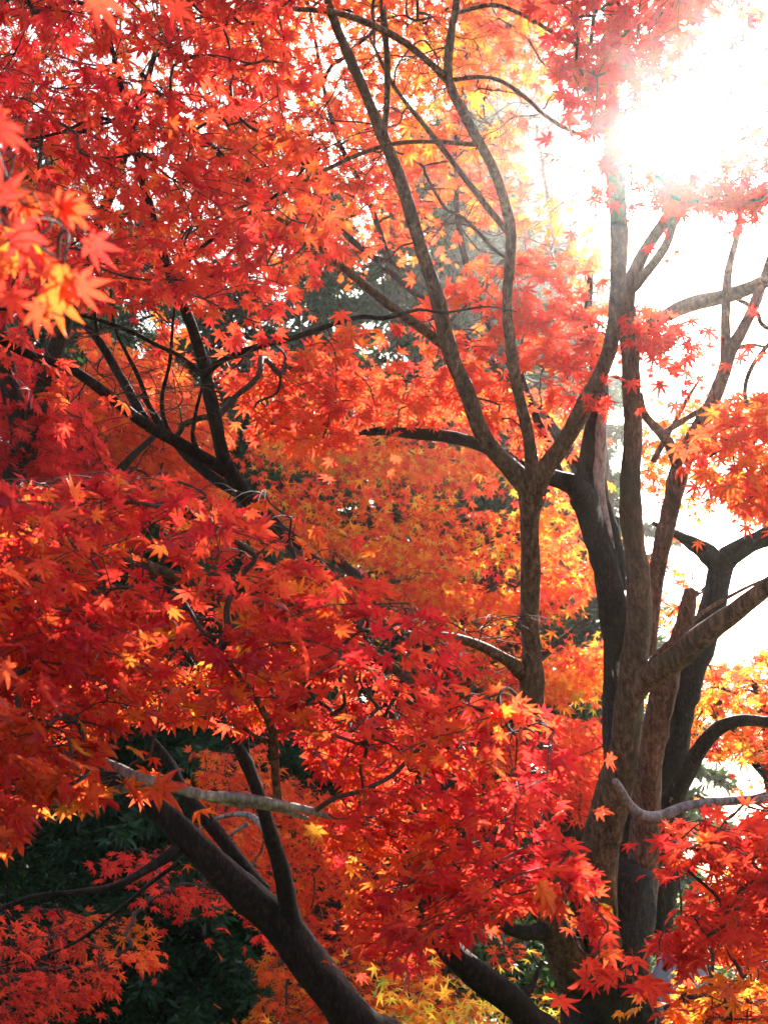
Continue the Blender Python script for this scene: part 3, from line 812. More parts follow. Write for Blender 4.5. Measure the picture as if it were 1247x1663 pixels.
T2.limb([(430, 1450, 34, 4.35), (385, 1395, 34, 4.4), (345, 1340, 31, 4.4), (300, 1290, 26, 4.4), (270, 1230, 20, 4.4), (200, 1150, 12, 4.4)], B_LEAN)
T2.limb([(290, 1380, 28, 4.25), (250, 1405, 22, 4.2), (190, 1438, 17, 4.1), (120, 1450, 14, 4.0), (50, 1458, 13, 3.95), (-20, 1485, 12, 3.9), (-120, 1520, 8, 3.8)], B_LEAN, sides=12)
T2.limb([(292, 1400, 10, 4.3), (240, 1438, 9, 4.3), (190, 1480, 8, 4.35), (140, 1520, 7, 4.4), (80, 1550, 5, 4.5), (0, 1570, 4, 4.6)], B_LEAN, sides=8)
T2.limb([(455, 1400, 14, 4.25), (420, 1335, 14, 4.4), (390, 1322, 12, 4.5), (350, 1330, 8, 4.6), (320, 1350, 5, 4.7)], B_PALE, sides=10)
T2.limb([(402, 1338, 8, 4.45), (370, 1360, 7, 4.5), (350, 1395, 5, 4.6)], B_PALE, sides=8)

def tone_b7(px, py):
    return 0.28 * np.exp(-(((px - 205) / 70) ** 2 + ((py - 1520) / 60) ** 2))

crown(T2, [
    region([(-80, 1470), (60, 1460), (160, 1490), (240, 1480), (262, 1550), (180, 1580), (205, 1640), (150, 1625), (90, 1660), (-80, 1680)], (4.3, 5.3), 90, 14, 0.042, 0.20, 0.06, 0.16, 1, tonefn=tone_b7),
    region([(170, 1390), (270, 1365), (290, 1400), (260, 1440), (340, 1440), (300, 1500), (250, 1480), (230, 1420), (180, 1430)], (5.0, 5.6), 24, 13, 0.040, 0.12, 0.05, 0.16, 1),
    region([(330, 1220), (440, 1190), (440, 1330), (420, 1420), (340, 1400), (330, 1330)], (5.6, 6.4), 50, 14, 0.040, 0.36, 0.08, 0.17, 1),
    region([(260, 1440), (420, 1420), (470, 1560), (420, 1540), (380, 1480), (300, 1480)], (5.0, 5.8), 22, 13, 0.040, 0.20, 0.06, 0.16, 1),
], r0=0.0013, rmax=0.008)

# ------------------------------------------------------------------ near canopy, its trunk stands left of the frame
T4 = Tree('maple_tree', 'near maple whose broad red and orange leaf canopy sweeps down the left foreground', 'tree', [*at(-700, 1663, 2.6)[:2], 0], MAPLES)
T4.limb([(-700, 1800, 150, 2.6), (-690, 1500, 130, 2.6), (-640, 1200, 110, 2.5), (-560, 900, 90, 2.4), (-500, 500, 70, 2.2), (-420, 100, 50, 2.0), (-350, -200, 34, 1.8)], B_SMOOTH, 'trunk', 18, ground=True)
T4.limb([(-640, 1250, 60, 2.5), (-400, 1215, 46, 2.4), (-150, 1205, 32, 2.35), (60, 1215, 22, 2.2), (170, 1238, 18, 2.1), (225, 1262, 18, 2.05), (270, 1274, 20, 2.05), (330, 1291, 17, 2.05), (385, 1294, 18, 2.05), (430, 1300, 16, 2.05), (510, 1318, 13, 2.1), (535, 1328, 6, 2.15)], B_PALE)
T4.limb([(-350, 1225, 30, 2.42), (-50, 1290, 22, 2.5), (120, 1300, 15, 2.2), (170, 1288, 14, 2.12), (220, 1278, 14, 2.08), (290, 1282, 14, 2.07), (370, 1304, 12, 2.07), (440, 1312, 11, 2.08), (500, 1330, 7, 2.1)], B_PALE)
T4.limb([(-600, 1000, 60, 2.4), (-350, 900, 48, 2.5), (-100, 870, 38, 2.6), (100, 880, 30, 2.6), (260, 930, 25, 2.6), (400, 980, 22, 2.6), (560, 1040, 18, 2.55), (700, 1130, 14, 2.5), (820, 1240, 10, 2.45), (900, 1380, 8, 2.35)], B_SMOOTH)
T4.limb([(452, 1302, 15, 2.3), (447, 1250, 15, 2.28), (443, 1190, 17, 2.25), (425, 1150, 15, 2.22), (395, 1105, 11, 2.2), (340, 1040, 8, 2.15)], B_RED, sides=12)
T4.limb([(443, 1190, 9, 2.25), (490, 1182, 8, 2.25), (545, 1195, 7, 2.25), (600, 1215, 5, 2.25)], B_RED, sides=8)
T4.limb([(440, 1170, 9, 2.24), (475, 1150, 8, 2.22), (520, 1140, 6, 2.2)], B_RED, sides=8)
T4.limb([(442, 1205, 8, 2.25), (415, 1195, 7, 2.25), (390, 1180, 6, 2.25), (350, 1170, 4, 2.25)], B_RED, sides=8)
T4.limb([(-450, 300, 34, 2.1), (-300, 250, 26, 1.7), (-150, 260, 18, 1.35), (-40, 330, 11, 1.2), (40, 385, 8, 1.12), (95, 420, 5, 1.08)], B_PALE)

CAN = [(-200, 780), (0, 790), (170, 765), (200, 790), (260, 780), (330, 795), (370, 800), (420, 850), (470, 880), (520, 930), (600, 985), (680, 975), (730, 1010), (770, 1080), (840, 1140),
       (905, 1165), (915, 1215), (915, 1300), (945, 1385), (975, 1450), (1005, 1500), (990, 1555), (965, 1585), (945, 1530), (915, 1490), (860, 1470), (800, 1480), (770, 1530), (700, 1560), (640, 1600),
       (600, 1540), (560, 1500), (560, 1420), (510, 1370), (540, 1290), (500, 1230), (400, 1180), (330, 1180), (260, 1180), (240, 1250), (160, 1300), (90, 1310), (30, 1390), (-200, 1420)]

def can_depth(x, y, g):
    base = 2.15 + 0.25 * np.sin(x * 0.004) + 0.0002 * (x - 400)
    return base + g.uniform(-0.38, 0.38, len(x))

def tone_can(px, py):
    return 0.10 * np.clip((py - 950) / 300, -0.6, 1) * np.clip((700 - px) / 400, -0.2, 1) + 0.05 * np.sin(px * .013 + py * .009)

crown(T4, [
    region(CAN, can_depth, 500, 14, 0.033, 0.19, 0.15, 0.12, 0, droop=.45, tonefn=tone_can, keep=0.02,
           holes=[(450, 1215, 44, 40), (215, 1195, 30, 22), (185, 1230, 26, 20)]),
    region([(330, 780), (420, 790), (500, 850), (570, 920), (640, 960), (600, 1010), (500, 960), (400, 880)], (2.3, 2.9), 38, 13, 0.036, 0.26, 0.12, 0.13, 0),
    region([(0, 1330), (60, 1300), (160, 1290), (165, 1180), (40, 1180), (-150, 1300)], (1.7, 2.2), 20, 10, 0.050, 0.36, 0.08, 0.12, 0),
    region([(930, 1500), (1060, 1560), (1040, 1620), (960, 1610), (920, 1560)], (2.2, 2.5), 7, 6, 0.050, 0.22, 0.08, 0.10, 0),
], r0=0.0012, rmax=0.007, seg=0.07)

# the closest spray, hanging at the left edge
NB = Tree.__new__(Tree)
NB.base = T4.base; NB.root = T4.root; NB.nodes = [tuple(n) for n in T4.nodes if np.linalg.norm(np.array(n[:3]) - at(-20, 360, 1.15)) < 0.5]; NB.seed = 4242
crown(NB, [
    region([(-120, 150), (40, 160), (60, 225), (10, 240), (-120, 260)], (0.95, 1.15), 8, 6, 0.031, 0.16, 0.08, 0.06, 0, keep=0),
    region([(-120, 270), (60, 290), (130, 310), (190, 360), (205, 410), (150, 430), (90, 440), (40, 460), (-120, 470)], (0.95, 1.35), 26, 7, 0.031, 0.31, 0.10, 0.06, 0, keep=0),
    region([(60, 440), (140, 450), (130, 520), (70, 520)], (0.92, 1.0), 3, 4, 0.040, 0.42, 0.08, 0.03, 0),
], name='hanging_foliage', r0=0.0009, rmax=0.003, seg=0.05, twigs='hanging_twigs')

# ------------------------------------------------------------------ crimson bough at lower right; its trunk stands right of the frame
T5 = Tree('maple_tree', 'crimson maple bough reaching in at lower right from a tree beyond the frame', 'tree', [*at(1750, 1663, 3.0)[:2], 0], MAPLES)
T5.limb([(1750, 1800, 130, 3.0), (1740, 1500, 110, 3.0), (1700, 1200, 95, 2.95), (1660, 900, 80, 2.9), (1640, 500, 60, 2.9), (1600, 100, 40, 2.9)], B_SMOOTH, 'trunk', 18, ground=True)
T5.limb([(1700, 1250, 50, 2.95), (1500, 1270, 34, 2.9), (1350, 1290, 24, 2.85), (1230, 1298, 16, 2.8), (1160, 1303, 15, 2.75), (1110, 1310, 17, 2.72), (1070, 1325, 19, 2.7), (1040, 1322, 18, 2.68), (1020, 1304, 17, 2.66), (1008, 1284, 15, 2.64), (998, 1268, 12, 2.62)], B_PALE, rough=0.06)
T5.limb([(1720, 1450, 50, 2.95), (1500, 1440, 32, 2.8), (1330, 1450, 20, 2.7), (1220, 1470, 13, 2.6), (1140, 1510, 8, 2.5), (1060, 1550, 4, 2.45)], B_SMOOTH)
T5.limb([(1690, 1150, 50, 2.95), (1550, 1050, 36, 3.1), (1400, 950, 24, 3.3), (1300, 850, 16, 3.5), (1230, 770, 9, 3.6)], B_SMOOTH)
crown(T5, [
    region([(1300, 1240), (1220, 1290), (1150, 1300), (1095, 1320), (1065, 1350), (1055, 1410), (1075, 1425), (1110, 1415), (1150, 1385), (1180, 1425), (1130, 1455), (1080, 1490), (1050, 1530), (1060, 1560),
            (1100, 1590), (1150, 1560), (1200, 1530), (1300, 1500), (1400, 1400)], (2.2, 2.8), 105, 15, 0.037, 0.16, 0.09, 0.12, 0, keep=.02),
    region([(1200, 1580), (1110, 1600), (1080, 1663), (1090, 1720), (1300, 1720), (1300, 1540), (1230, 1560)], (2.4, 3.2), 90, 15, 0.039, 0.47, 0.10, 0.13, 0),
    region([(1160, 1400), (1250, 1370), (1300, 1500), (1247, 1560), (1160, 1560), (1100, 1500), (1130, 1450)], (3.0, 3.6), 34, 13, 0.048, 0.40, 0.10, 0.14, 1),
    region([(1150, 690), (1200, 650), (1247, 620), (1330, 600), (1330, 830), (1247, 850), (1150, 800), (1120, 740)], (3.3, 4.0), 60, 13, 0.048, 0.38, 0.10, 0.15, 1),
], r0=0.0012, rmax=0.007, seg=0.07)


# ------------------------------------------------------------------ maples further back
def far_maple(label, foot, top, d, width, limbs, regs, mat=B_DARK, r0=0.002):
    t = Tree('maple_tree', label, 'tree', [*at(foot[0], foot[1], d)[:2], 0], MAPLES)
    mid = ((foot[0] + top[0]) / 2 + rng.uniform(-20, 20), (foot[1] + top[1]) / 2)
    t.limb([(foot[0], foot[1], width, d), (*mid, width * .8, d), (*top, width * .55, d)], mat, 'trunk', 12, 0.1, ground=True)
    for L in limbs:
        t.limb([(x, y, w, d + dd) for x, y, w, dd in L], mat, 'limb', 8, 0.08)
    crown(t, regs, r0=r0, rmax=0.012, seg=0.2, mat=M_LEAF_FAR)
    return t


UP_HOLES = [(235, 85, 24, 18), (320, 145, 18, 13), (190, 335, 18, 12), (20, 230, 26, 16), (235, 430, 18), (900, 240, 60, 90), (930, 350, 40, 80),
            (520, 470, 50, 36), (680, 460, 60, 40), (620, 430, 30), (470, 110, 30, 14), (540, 540, 30, 20), (740, 350, 30), (690, 300, 20, 26), (820, 100, 16)]

far_maple('bright orange maple whose crown fills the top centre behind the forked stems', (1010, 1480), (1000, 840), 6.4, 24,
          [[(1000, 900, 22, 0), (900, 700, 20, -.1), (700, 500, 14, -.3), (560, 380, 10, -.4), (400, 240, 7, -.5), (300, 100, 5, -.6)], [(850, 640, 12, 0), (760, 440, 12, .2), (740, 260, 9, .4), (760, 60, 6, .4)],
           [(640, 450, 10, -.3), (600, 330, 10, 0), (540, 200, 8, 0), (500, 0, 5, 0)]],
          [region([(330, -200), (1000, -200), (980, 60), (900, 160), (840, 330), (900, 420), (860, 470), (760, 440), (560, 470), (420, 470), (350, 300)], (5.6, 7.6), 470, 19, 0.042, 0.39, 0.10, 0.22, 1, holes=UP_HOLES, plate=.4),
           region([(840, 340), (930, 320), (960, 400), (980, 450), (900, 440), (850, 420)], (5.4, 6.0), 14, 14, 0.042, 0.54, 0.08, 0.2, 1),
           ])
far_maple('red-orange maple behind the upper left canopy', (-150, 1480), (40, 700), 7.0, 70,
          [[(40, 740, 36, 0), (120, 480, 26, -.3), (200, 260, 16, -.4), (260, 60, 9, -.4)], [(40, 720, 36, 0), (-20, 400, 22, 0), (60, 100, 12, 0)]],
          [region([(-200, -200), (400, -200), (430, 200), (450, 430), (300, 480), (100, 500), (-200, 520)], (5.6, 7.8), 420, 19, 0.043, 0.40, 0.12, 0.25, 1, holes=UP_HOLES)])
far_maple('dusky crimson maple in shade at the left edge below the long bare limb', (-190, 1500), (60, 900), 7.6, 50,
          [[(80, 950, 30, 0), (40, 780, 20, 0), (-40, 680, 12, 0)], [(80, 920, 30, 0), (180, 780, 18, 0), (260, 700, 10, 0)]],
          [region([(-150, 530), (70, 560), (130, 650), (170, 720), (220, 790), (200, 900), (-150, 900)], (6.8, 8.6), 290, 20, 0.056, 0.08, 0.06, 0.25, 1),
           region([(40, 500), (160, 540), (300, 600), (380, 690), (360, 800), (200, 800), (120, 690)], (8.2, 10.2), 190, 20, 0.060, 0.34, 0.10, 0.26, 1, holes=[(100, 580, 50, 40), (60, 530, 30)])])
far_maple('orange and yellow maple glowing behind the centre stem', (730, 1560), (720, 1040), 9.5, 70,
          [[(725, 1100, 36, 0), (600, 960, 22, 0), (500, 860, 12, 0)], [(725, 1060, 36, 0), (820, 900, 22, 0), (900, 780, 12, 0)], [(728, 1160, 30, 0), (860, 1080, 18, 0), (960, 1000, 10, 0)],
           [(728, 1200, 24, 0), (640, 1120, 15, 0), (560, 1060, 9, 0)]],
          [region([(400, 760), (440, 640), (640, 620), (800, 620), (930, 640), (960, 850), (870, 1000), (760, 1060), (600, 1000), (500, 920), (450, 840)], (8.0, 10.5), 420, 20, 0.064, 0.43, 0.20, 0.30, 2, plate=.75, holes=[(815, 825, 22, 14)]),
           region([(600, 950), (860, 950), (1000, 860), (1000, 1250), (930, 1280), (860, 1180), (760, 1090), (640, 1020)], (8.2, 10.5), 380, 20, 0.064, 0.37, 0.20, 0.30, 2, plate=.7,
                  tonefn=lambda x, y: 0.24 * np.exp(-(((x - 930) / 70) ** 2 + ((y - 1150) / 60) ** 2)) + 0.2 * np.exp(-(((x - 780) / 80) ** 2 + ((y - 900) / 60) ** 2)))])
far_maple('dull red maple low behind the trunks at centre right', (1000, 1560), (960, 1350), 8.2, 50,
          [[(965, 1380, 24, 0), (900, 1300, 14, 0)], [(965, 1370, 24, 0), (1010, 1290, 14, 0)]],
          [region([(840, 1150), (960, 1170), (1080, 1170), (1080, 1350), (930, 1330), (860, 1300)], (7.6, 9.4), 150, 20, 0.062, 0.24, 0.08, 0.28, 2)])
far_maple('half-turned green and orange maple at the right edge behind the dark arched limb', (1330, 1540), (1250, 1240), 6.4, 60,
          [[(1255, 1260, 30, 0), (1180, 1180, 18, 0), (1120, 1120, 10, 0)], [(1255, 1250, 28, 0), (1240, 1140, 16, 0), (1200, 1090, 9, 0)]],
          [region([(1080, 1080), (1140, 1060), (1180, 1080), (1247, 1050), (1330, 1040), (1330, 1330), (1247, 1300), (1140, 1290), (1110, 1200)], (5.4, 7.6), 200, 16, 0.046, 0.46, 0.16, 0.2, 1,
                  holes=[(1195, 1265, 60, 34), (1150, 1010, 60, 40), (1140, 1250, 20)])])
far_maple('bright scarlet maple low behind the leaning trunk', (560, 1640), (520, 1460), 7.4, 60,
          [[(525, 1480, 30, 0), (450, 1380, 18, 0), (400, 1280, 10, 0)], [(525, 1480, 30, 0), (620, 1420, 18, 0), (720, 1400, 10, 0)]],
          [region([(430, 1240), (560, 1300), (640, 1420), (780, 1440), (720, 1600), (600, 1590), (500, 1540), (440, 1480), (330, 1400), (330, 1240)], (6.6, 8.6), 300, 20, 0.056, 0.32, 0.10, 0.26, 2),
           region([(400, 1540), (500, 1540), (720, 1590), (780, 1640), (780, 1720), (380, 1720), (420, 1600)], (5.8, 7.4), 170, 16, 0.050, 0.48, 0.10, 0.24, 1)])
far_maple('low maple with small red tufts right of the leaning foot', (850, 1700), (860, 1600), 6.4, 26,
          [[(860, 1610, 12, 0), (880, 1560, 6, 0)]],
          [region([(790, 1520), (880, 1520), (890, 1560), (800, 1580)], (6.0, 6.6), 8, 9, 0.042, 0.25, 0.08, 0.14, 1),
           region([(1080, 1560), (1130, 1560), (1130, 1700), (1060, 1700)], (6.0, 6.6), 10, 12, 0.046, 0.5, 0.10, 0.16, 1)])


# ------------------------------------------------------------------ shrubs
def shrub(name, label, px, d, hgt, rad, n, size, mat, tone, spread, lodleaf=False, group=None):
    b = at(px, 1480, d); b[2] = 0
    t = Tree(name, label, 'shrub', b, group)
    g = np.random.default_rng(t.seed)
    Vs, Fs, As = [], [], []; nv = 0
    for _ in range(9):
        a = g.uniform(0, 6.28); r = rad * g.uniform(.2, .8)
        C = np.array([b, b + [r * .4 * math.cos(a), r * .4 * math.sin(a), hgt * .45], b + [r * math.cos(a), r * math.sin(a), hgt * g.uniform(.7, .95)]])
        V, F, al = tube_arrays(catmull(C, .1), np.linspace(.02, .006, len(catmull(C, .1))), 6, False)
        Vs.append(V); Fs.append(F + nv); As.append(al); nv += len(V)
    tube_mesh('stems', np.vstack(Vs), np.vstack(Fs), B_LEAN, b, np.concatenate(As), t.root)
    k = 60
    u = g.normal(0, 1, (k, 3)); u /= np.linalg.norm(u, axis=1)[:, None]
    cc = b + np.array([0, 0, hgt * .55]) + u * np.array([rad, rad, hgt * .5]) * g.uniform(.5, 1.0, (k, 1))
    P = cc[g.integers(0, k, n)] + g.normal(0, rad * .16, (n, 3))
    P[:, 2] = np.maximum(P[:, 2], 0.03)
    X = g.normal(0, 1, (n, 3)) + u[g.integers(0, k, n)] * .3
    N = np.array([0, 0, .6]) + SUN * .4 + g.normal(0, .6, (n, 3))
    tn = np.clip(g.normal(tone, spread, n), 0, 1)
    V, F, T_, R_ = leaves_arrays(P, X, N, size * g.uniform(.7, 1.3, n), tn, 2, g)
    if not lodleaf:      # plain oval leaves: narrow the star into a blade
        T0 = np.array([(0, 0, 0), (.35, .2, .03), (.75, .15, 0), (1, 0, -.08), (.75, -.15, 0), (.35, -.2, .03)])
        Nn = N / np.linalg.norm(N, axis=1)[:, None]
        Xn = X - Nn * np.sum(X * Nn, axis=1)[:, None]; Xn /= np.linalg.norm(Xn, axis=1)[:, None]
        Yn = np.cross(Nn, Xn)
        s = (size * g.uniform(.7, 1.3, n))[:, None, None]
        V = (P[:, None] + s * (T0[None, :, :1] * Xn[:, None] + T0[None, :, 1:2] * Yn[:, None] + T0[None, :, 2:] * Nn[:, None])).reshape(-1, 3)
        Fb = np.array([(0, 1, 5), (1, 2, 5), (2, 4, 5), (2, 3, 4)])
        F = (Fb[None] + (np.arange(n) * 6)[:, None, None]).reshape(-1, 3)
        T_ = np.repeat(tn, 6); R_ = np.zeros(len(T_))
    mesh_from('foliage', V, F, mat, b, {'tone': T_, 'rib': R_}, parent=t.root)


shrub('low_maple_shrub', 'low yellow-green maple shrub at bottom centre under the scarlet leaves', 700, 5.0, 1.28, .75, 2600, .05, M_LEAF_FAR, .78, .12, True)
shrub('evergreen_shrub', 'dark green evergreen shrub between the leaning foot and the big trunk', 830, 9.5, 1.7, 1.0, 5200, .07, M_SHRUB, .35, .3)
shrub('low_maple_shrub', 'low green and orange maple shrub left of the big trunk base', 880, 7.0, 1.12, .5, 1500, .05, M_LEAF_FAR, .72, .2, True)
shrub('evergreen_shrub', 'dark evergreen shrub with paler tips at the bottom left edge', 20, 11.5, 2.4, 1.1, 12000, .035, M_SHRUB, .4, .25)
shrub('evergreen_shrub', 'small speckled evergreen shrub below the scarlet leaves at bottom left', 300, 12.5, 1.2, 1.1, 9000, .04, M_SHRUB, .3, .25)
shrub('evergreen_shrub', 'evergreen shrub glimpsed beneath the crimson bough at lower right', 1150, 10.5, 1.5, 1.2, 4200, .07, M_SHRUB, .5, .3)


# ------------------------------------------------------------------ cedars
def cedar(label, px, d, hgt, rad, n_br=170, tone=.25, low=.06, seed=1, dens=1.0):
    b = at(px, 1480, d); b[2] = 0
    t = Tree('cedar_tree', label, 'tree', b, 'tall dark cedars beyond the maples')
    g = np.random.default_rng(seed)
    C = np.array([[0, 0, -.2], [.05, 0, hgt * .3], [-.05, .05, hgt * .65], [0, 0, hgt]]) + b
    S = catmull(np.column_stack([C, [.24, .19, .11, .02]]), .3)
    V, F, al = tube_arrays(S[:, :3], S[:, 3] * (hgt / 12), 12, True, .08, seed)
    tube_mesh('trunk', V, F, B_DARK, b, al, t.root)
    Vb, Fb, Ab = [], [], []; nb = 0
    P0, X0, S0, T0 = [], [], [], []
    for i in range(n_br):
        h = low + (1 - low) * (i + g.uniform(0, 1)) / n_br
        z = hgt * h
        L = rad * (1 - h) ** .7 * g.uniform(.65, 1.1) + .15
        a = i * 2.4 + g.normal(0, .3)
        dr = np.array([math.cos(a), math.sin(a), 0.])
        ts = np.linspace(0, 1, 7)
        cur = b + [0, 0, z] + dr * L * ts[:, None] + np.array([0, 0, 1.]) * (L * (.12 * ts - .42 * ts ** 2 + .12 * ts ** 3))[:, None]
        V, F, al = tube_arrays(cur, np.linspace(.03, .006, 7) * (hgt / 12), 4, False)
        Vb.append(V); Fb.append(F + nb); Ab.append(al); nb += len(V)
        sd = np.cross(dr, [0, 0, 1.])
        m = int((16 + L * 42) * dens)
        u = g.uniform(.12, 1, m)
        base = b + [0, 0, z] + dr * (L * u)[:, None] + np.array([0, 0, 1.]) * (L * (.12 * u - .42 * u ** 2 + .12 * u ** 3))[:, None]
        sg = g.choice([-1, 1], m)
        X = dr * g.uniform(.3, 1, (m, 1)) + sd * (sg * g.uniform(.2, 1, m))[:, None] + np.array([0, 0, -1.]) * g.uniform(.1, 1.1, (m, 1))
        X /= np.linalg.norm(X, axis=1)[:, None]
        ln = g.uniform(.16, .42, m) * (.6 + .5 * (1 - u))
        # each spray: needles along a short drooping shoot
        for q in range(5):
            f = q / 5
            P0.append(base + X * (ln * f)[:, None] + g.normal(0, .02, (m, 3)))
            Xq = X + g.normal(0, .55, (m, 3)); X0.append(Xq / np.linalg.norm(Xq, axis=1)[:, None])
            S0.append(np.full(m, .13 * (1.35 if dens > 1 else 1)) * g.uniform(.7, 1.3, m)); T0.append(g.normal(tone, .16, m))
    P = np.vstack(P0); X = np.vstack(X0); s = np.concatenate(S0); tn = np.clip(np.concatenate(T0), 0, 1)
    n = len(P)
    N = g.normal(0, 1, (n, 3)); Y = np.cross(X, N); Y /= np.linalg.norm(Y, axis=1)[:, None]
    V = np.stack([P - Y * (s * .09)[:, None], P + X * (s * .5)[:, None] + Y * (s * .13)[:, None], P + X * s[:, None], P + X * (s * .5)[:, None] - Y * (s * .13)[:, None]], 1).reshape(-1, 3)
    F = (np.array([[0, 1, 2], [0, 2, 3]])[None] + (np.arange(n) * 4)[:, None, None]).reshape(-1, 3)
    tube_mesh('branches', np.vstack(Vb), np.vstack(Fb), B_DARK, b, np.concatenate(Ab), t.root)
    mesh_from('crown', V, F, M_NEEDLE, b, {'tone': np.repeat(tn, 4), 'rib': np.zeros(n * 4)}, parent=t.root)


cedar('dark cedar at the far left behind the scarlet lower leaves', -40, 13, 11, 3.0, seed=3, low=.03)
cedar('cedar with a black trunk seen below the leaning maple', 335, 12.5, 9, 2.6, seed=4, low=.10, tone=.12)
cedar('shaded cedar between the left edge and the black cedar trunk', 150, 16, 12, 3.2, seed=5, low=.03, tone=.15)
cedar('cedar standing behind the pink sunlit leaves at left of centre', 500, 18, 14, 3.2, seed=6, low=.04, dens=1.3)
cedar('cedar whose needles show through the gaps at upper centre', 690, 18, 15, 3.0, seed=7, low=.04, tone=.35, dens=1.3)
cedar('tall greyish cedar beside the bare twigs right of the forked stem', 860, 17, 18, 2.9, n_br=380, seed=8, low=.04, tone=.5, dens=1.7)

cedar('cedar closing the dark gap behind the far left cedar', 60, 20, 13, 3.4, seed=9, low=.02, tone=.1)
cedar('dark cedar low behind the black cedar trunk', 250, 20.5, 12, 3.4, seed=10, low=.02, tone=.1)
cedar('dark cedar directly behind the leaning maple fork', 420, 19, 10, 3.2, seed=12, low=.02, tone=.1)

# ------------------------------------------------------------------ bare pale twiggy tree, top right of centre
BT = Tree('bare_tree', 'leafless tree with fine pale twigs in front of the greyish cedar', 'tree', [*at(1000, 1480, 6.6)[:2], 0])
BT.limb([(1000, 1560, 22, 6.6), (1000, 1100, 17, 6.6), (985, 760, 13, 6.6), (950, 600, 10, 6.6), (915, 460, 8, 6.6), (890, 330, 7, 6.6), (870, 200, 4, 6.6)], B_DRY, 'trunk', 8, ground=True)
BT.limb([(905, 470, 8, 6.6), (950, 400, 6, 6.6), (975, 320, 4, 6.6), (985, 250, 3, 6.6)], B_DRY, sides=6)
g_ = np.random.default_rng(5)
q_ = sample_poly([(835, 130), (960, 120), (975, 260), (960, 420), (860, 430), (835, 300)], 260, g_)
BT.grow(np.array([at(x, y, g_.uniform(6.2, 7.2)) for x, y in q_]), seg=.12, r0=.0016, rmax=.008)
BT.add_twigs(B_DRY)

# ------------------------------------------------------------------ stone and rock at lower right
def stone_mat(name, a, b):
    m, n, l = new_mat(name)
    tc = n.new('ShaderNodeTexCoord'); nz = n.new('ShaderNodeTexNoise'); nz.inputs['Scale'].default_value = 7; nz.inputs['Detail'].default_value = 9
    l.new(tc.outputs['Object'], nz.inputs['Vector'])
    r = ramp(n, [(.3, a), (.7, b)]); l.new(nz.outputs['Fac'], r.inputs[0])
    p = n.new('ShaderNodeBsdfPrincipled'); p.inputs['Roughness'].default_value = .85; l.new(r.outputs[0], p.inputs['Base Color'])
    bp = n.new('ShaderNodeBump'); bp.inputs['Strength'].default_value = .6; bp.inputs['Distance'].default_value = .03
    l.new(nz.outputs['Fac'], bp.inputs['Height']); l.new(bp.outputs[0], p.inputs['Normal'])
    o = n.new('ShaderNodeOutputMaterial'); l.new(p.outputs[0], o.inputs[0])
    return m


def boulder(name, label, px, d, sx, sy, sz, mat, seed):
    import bmesh
    bm = bmesh.new(); bmesh.ops.create_icosphere(bm, subdivisions=4, radius=1)
    g = np.random.default_rng(seed); W = g.normal(0, 1.6, (7, 3)); ph = g.uniform(0, 6.28, 7)
    for v in bm.verts:
        c = np.array(v.co); f = 1 + sum(.06 * math.sin(W[k] @ c + ph[k]) for k in range(7))
        q = c * f
        q[2] = max(q[2], -.5)
        v.co = Vector((q[0] * sx, q[1] * sy, (q[2] + .45) * sz))
    me = bpy.data.meshes.new(name); bm.to_mesh(me); bm.free()
    for p in me.polygons: p.use_smooth = True
    me.materials.append(mat)
    o = bpy.data.objects.new(name, me); scn.collection.objects.link(o)
    b = at(px, 1480, d); o.location = (b[0], b[1], 0)
    o['label'] = label; o['category'] = 'rock'


S1 = stone_mat('blue_grey_stone', (.16, .19, .22), (.30, .34, .38))
S2 = stone_mat('pale_stone', (.3, .3, .3), (.55, .54, .5))
boulder('standing_stone', 'tall blue-grey standing stone right of the big trunk', 1092, 7.5, .26, .2, .92, S1, 3)
boulder('rock', 'small pale rounded rock in front of the blue-grey stone', 1085, 6.9, .14, .14, .72, S2, 9)

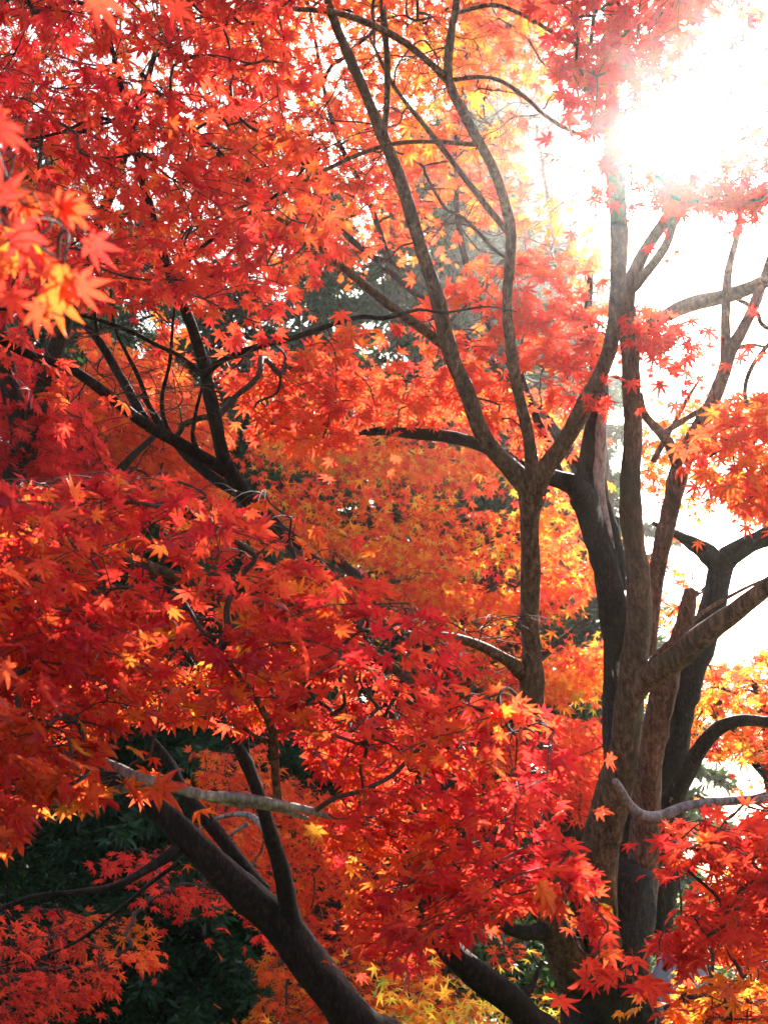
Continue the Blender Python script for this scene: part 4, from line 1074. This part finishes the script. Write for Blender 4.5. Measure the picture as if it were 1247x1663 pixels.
# ------------------------------------------------------------------ lens bloom around the sun, made by an added haze
def glow_haze(density, aniso, col):
    import bmesh
    bm = bmesh.new(); bmesh.ops.create_cube(bm, size=1)
    me = bpy.data.meshes.new('glow_haze'); bm.to_mesh(me); bm.free()
    o = bpy.data.objects.new('glow_haze', me); scn.collection.objects.link(o)
    o.scale = (60, 60, 19.2); o.location = (0, 12, 8.4)
    m, n, l = new_mat('glow_haze_air')
    v = n.new('ShaderNodeVolumePrincipled'); v.inputs['Density'].default_value = density
    v.inputs['Anisotropy'].default_value = aniso; v.inputs['Color'].default_value = (*col, 1)
    u = n.new('ShaderNodeOutputMaterial'); l.new(v.outputs[0], u.inputs['Volume'])
    me.materials.append(m)
    o['kind'] = 'stuff'; o['label'] = 'thin sunlit haze added for the lens bloom around the sun'; o['category'] = 'glow_haze'


glow_haze(0.0018, 0.93, (1, .98, .95))


def lone_leaf(tree, px, py, d, size, tone, tip, label, n=None):
    n = tuple(SUN) if n is None else n
    g = np.random.default_rng(3)
    V, F, T_, R_ = leaves_arrays(np.array([at(px, py, d)]), np.array([tip], float), np.array([n], float), np.array([size]), np.array([tone]), 0, g)
    o = mesh_from('leaf', V, F, M_LEAF, tree.base, {'tone': T_, 'rib': R_}, parent=tree.root)
    if label != 'near hanging maple leaf':
        o['label'] = label


lone_leaf(T4, 512, 1345, 1.78, .034, .64, (-.35, 0, -1), 'glowing yellow leaf hanging below the canopy', tuple(SUN))
lone_leaf(T1, 772, 155, 3.2, .044, .68, (.05, 0, -1), 'bright yellow leaf', tuple(SUN))
for x, y, d, sz, tn, tip in ((92, 478, .97, .034, .44, (-.1, 0, -1)), (128, 462, .98, .030, .24, (.9, 0, -.6)), (66, 500, .99, .028, .3, (-.4, 0, -1)), (50, 396, 1.02, .034, .56, (-1, 0, -.2)),
                              (150, 392, 1.05, .030, .1, (.5, 0, -1)), (160, -6, 1.05, .034, .2, (.25, 0, -1)), (285, 8, 1.6, .034, .16, (.1, 0, -1)), (20, 480, 1.05, .03, .14, (.2, 0, -1))):
    lone_leaf(T4, x, y, d, sz, tn, tip, 'near hanging maple leaf')
